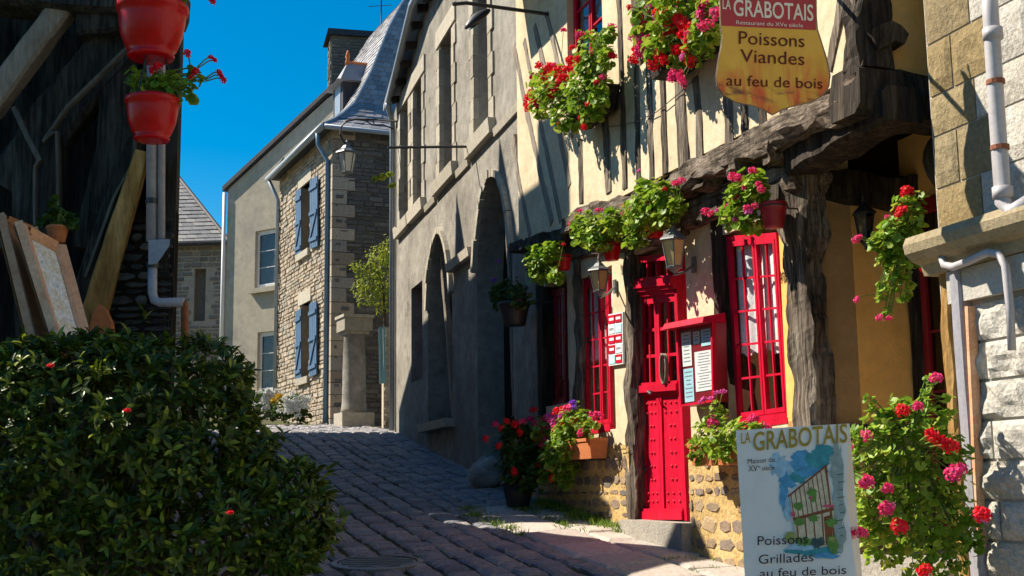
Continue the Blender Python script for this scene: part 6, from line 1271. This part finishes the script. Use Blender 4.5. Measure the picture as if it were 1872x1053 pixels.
# ------------------------------------------------------------------ boulder, grass, far planting
p = at(887, 872, 15.2); p.z = zg(p.y); mb = MB(); rs = []
for j in range(13):
    th_ = PI * j / 12; ring = []
    for i in range(20):
        d = Vector((math.sin(th_) * math.cos(2 * PI * i / 20), math.sin(th_) * math.sin(2 * PI * i / 20), math.cos(th_))); s = 1 + .28 * nz(d * 1.3 + Vector((4, 2, 9))) + .10 * nz(d * 4); ring.append(p + Vector((d.x * .21, d.y * .2, d.z * .19 + .15)) * s)
    rs.append(ring)
mb.rings(rs); mk('boulder', mb, 'boulder', None, smooth=True, label='rounded grey boulder at the foot of the arched grey house', cat='boulder')
gp_, gd_, gs_ = [], [], []
def tuft(p, n, spread, h):
    for i in range(n):
        q = p + Vector((random.gauss(0, spread), random.gauss(0, spread), 0)); gp_.append((q.x, q.y, zg(q.y) - .01)); gd_.append((random.gauss(0, .5), random.gauss(0, .5), 1)); gs_.append(random.uniform(.5, 1.2) * h)
for i in range(80): tuft(R.w(random.uniform(.65, 3.0), 0, abs(random.gauss(.08, .05))), 20, .05, .095)
for i in range(46): a = random.uniform(.9, 2.9); tuft(R.w(a, 0, random.choice((.41, .95)) + random.gauss(0, .05)), 22, .06, .06)
for i in range(26): tuft(R.w(random.uniform(-3.2, -.6), 0, abs(random.gauss(.1, .2)) + .05), 14, .04, .05)
for i in range(420): tuft(R.w(random.uniform(-3, 4), 0, random.uniform(.9, 4)), 7, .035, .026)
GPn = np.array(gp_); GD = norm(np.array(gd_)); GN = norm(np.cross(GD, rng.normal(size=GD.shape)))
o = bpy.data.objects.new('grass_tufts', leafmesh('grass_tufts', GPn, GN, GD, np.array(gs_) , 'needle', 'grass', (0, 0, 0))); link(o, None); o['kind'] = 'stuff'; o['label'] = 'short green grass and weeds along the wall foot and paving joints'
# lime green conifer-like shrub and vine by the grey house corner
ysx = 24.9
c = at(700, 590, ysx); t = thing('lime_shrub', 'yellow green feathery shrub above the pier by the round pillar', 'shrub', c)
bl = B([(700, 500, 24, 46), (675, 515, 26, 22), (690, 470, 20, 20), (665, 490, 18, 12), (708, 455, 12, 26), (672, 540, 22, 20), (702, 550, 20, 26), (650, 485, 10, 8), (655, 528, 12, 10)], ysx, .9)
grow(t, bl, .075, 3.6, 'leaf_lime', kind='long', up=.3)
mb = MB(); mb.tube([at(706, 640, ysx), at(704, 580, ysx), at(700, 520, ysx)], [.05, .04, .02], 6); mk('stem', mb, 'stem_wood', t)
t = thing('vine_sprig', 'lime green vine sprig reaching out from the grey house downpipe', 'vine', G.P(722, 330, .1)); grow(t, B([(712, 318, 8, 5), (698, 322, 8, 4), (687, 326, 6, 4), (716, 338, 7, 4)], 22.3), .05, 1.2, 'leaf_lime')
def bed(label, blobs, Y, fl_, mats='leaf_dark', s=1.):
    c = at(blobs[0][0], 775, Y); c.z = zg(Y); t = thing('flower_clump', label, 'flowers', c, 'flowers below the gable house'); grow(t, B(blobs, Y), .05, 1., mats, flowers=fl_, fl=.085)
r_ = random.Random(4)
bed('white flowering clump nearest the stone house corner', [(538, 752, 26, 20), (515, 748, 18, 20), (555, 758, 14, 14), (540, 730, 16, 10)], 27.6, FL([(538 + r_.gauss(0, 14), 740 + r_.gauss(0, 9)) for _ in range(46)], 27.6, 'white', .35, .9))
bed('white flowering clump under the lower white window', [(483, 735, 20, 20), (495, 755, 18, 16)], 28.2, FL([(485 + r_.gauss(0, 11), 727 + r_.gauss(0, 9)) for _ in range(38)], 28.2, 'white', .35, .9))
bed('yellow flowering clump at the edge of the dark bush', [(450, 735, 14, 18), (462, 750, 12, 14)], 28.6, FL([(452 + r_.gauss(0, 7), 730 + r_.gauss(0, 9)) for _ in range(24)], 28.6, 'yellow', .3, 1.) + FL([(508 + r_.gauss(0, 5), 728 + r_.gauss(0, 6)) for _ in range(8)], 28, 'yellow', .3, .9))

# thin cable sagging across the upper facade
mb = MB(); mb.tube([R.P(x, y, JO + .03) for x, y in ((1098, 232), (1130, 230), (1165, 222), (1200, 205), (1240, 172), (1275, 140))], .004, 4); mk('cable', mb, 'iron', None, label='thin dark cable sagging between the two upper window boxes', cat='cable')

# iron manhole cover in the street
p = at(690, 1012, 9.9); p.z = zg(p.y) - .012; sl_ = (zg(p.y + .3) - zg(p.y - .3)) / .6; t = thing('manhole_cover', 'round iron manhole cover set in the paving beside the bush', 'manhole cover', p)
def ringz(r, z): return [p + Vector((math.cos(2 * PI * k / 28) * r, math.sin(2 * PI * k / 28) * r, math.sin(2 * PI * k / 28) * r * sl_ + z)) for k in range(28)]
mb = MB(); mb.rings([ringz(.36, -.05), ringz(.36, .020), ringz(.31, .024)], cap=False); mk('frame', mb, 'lamp_grey', t)
mb = MB(); mb.rings([ringz(.305, -.03), ringz(.30, .018)]); mk('lid', mb, 'lamp_grey', t)
for k in range(5):
    o_ = -.2 + .1 * k; mb = MB(); hw_2 = math.sqrt(.28 ** 2 - o_ ** 2); c = p + Vector((0, o_, o_ * sl_ + .021)); mb.bx(c, hw_2 * 2, .03, .008); mk('rib', mb, 'lamp_grey', t)
# brackets on the pipes of the granite house
for (x, y) in ((1820, 150), (1828, 270)):
    mb = MB(); q = R.P(x, y, .13); mb.tube([q + Vector((0, 0, -.012)), q + Vector((0, 0, .012))], .048, 12); mk('pipe_bracket', mb, 'rust_pipe', WH)
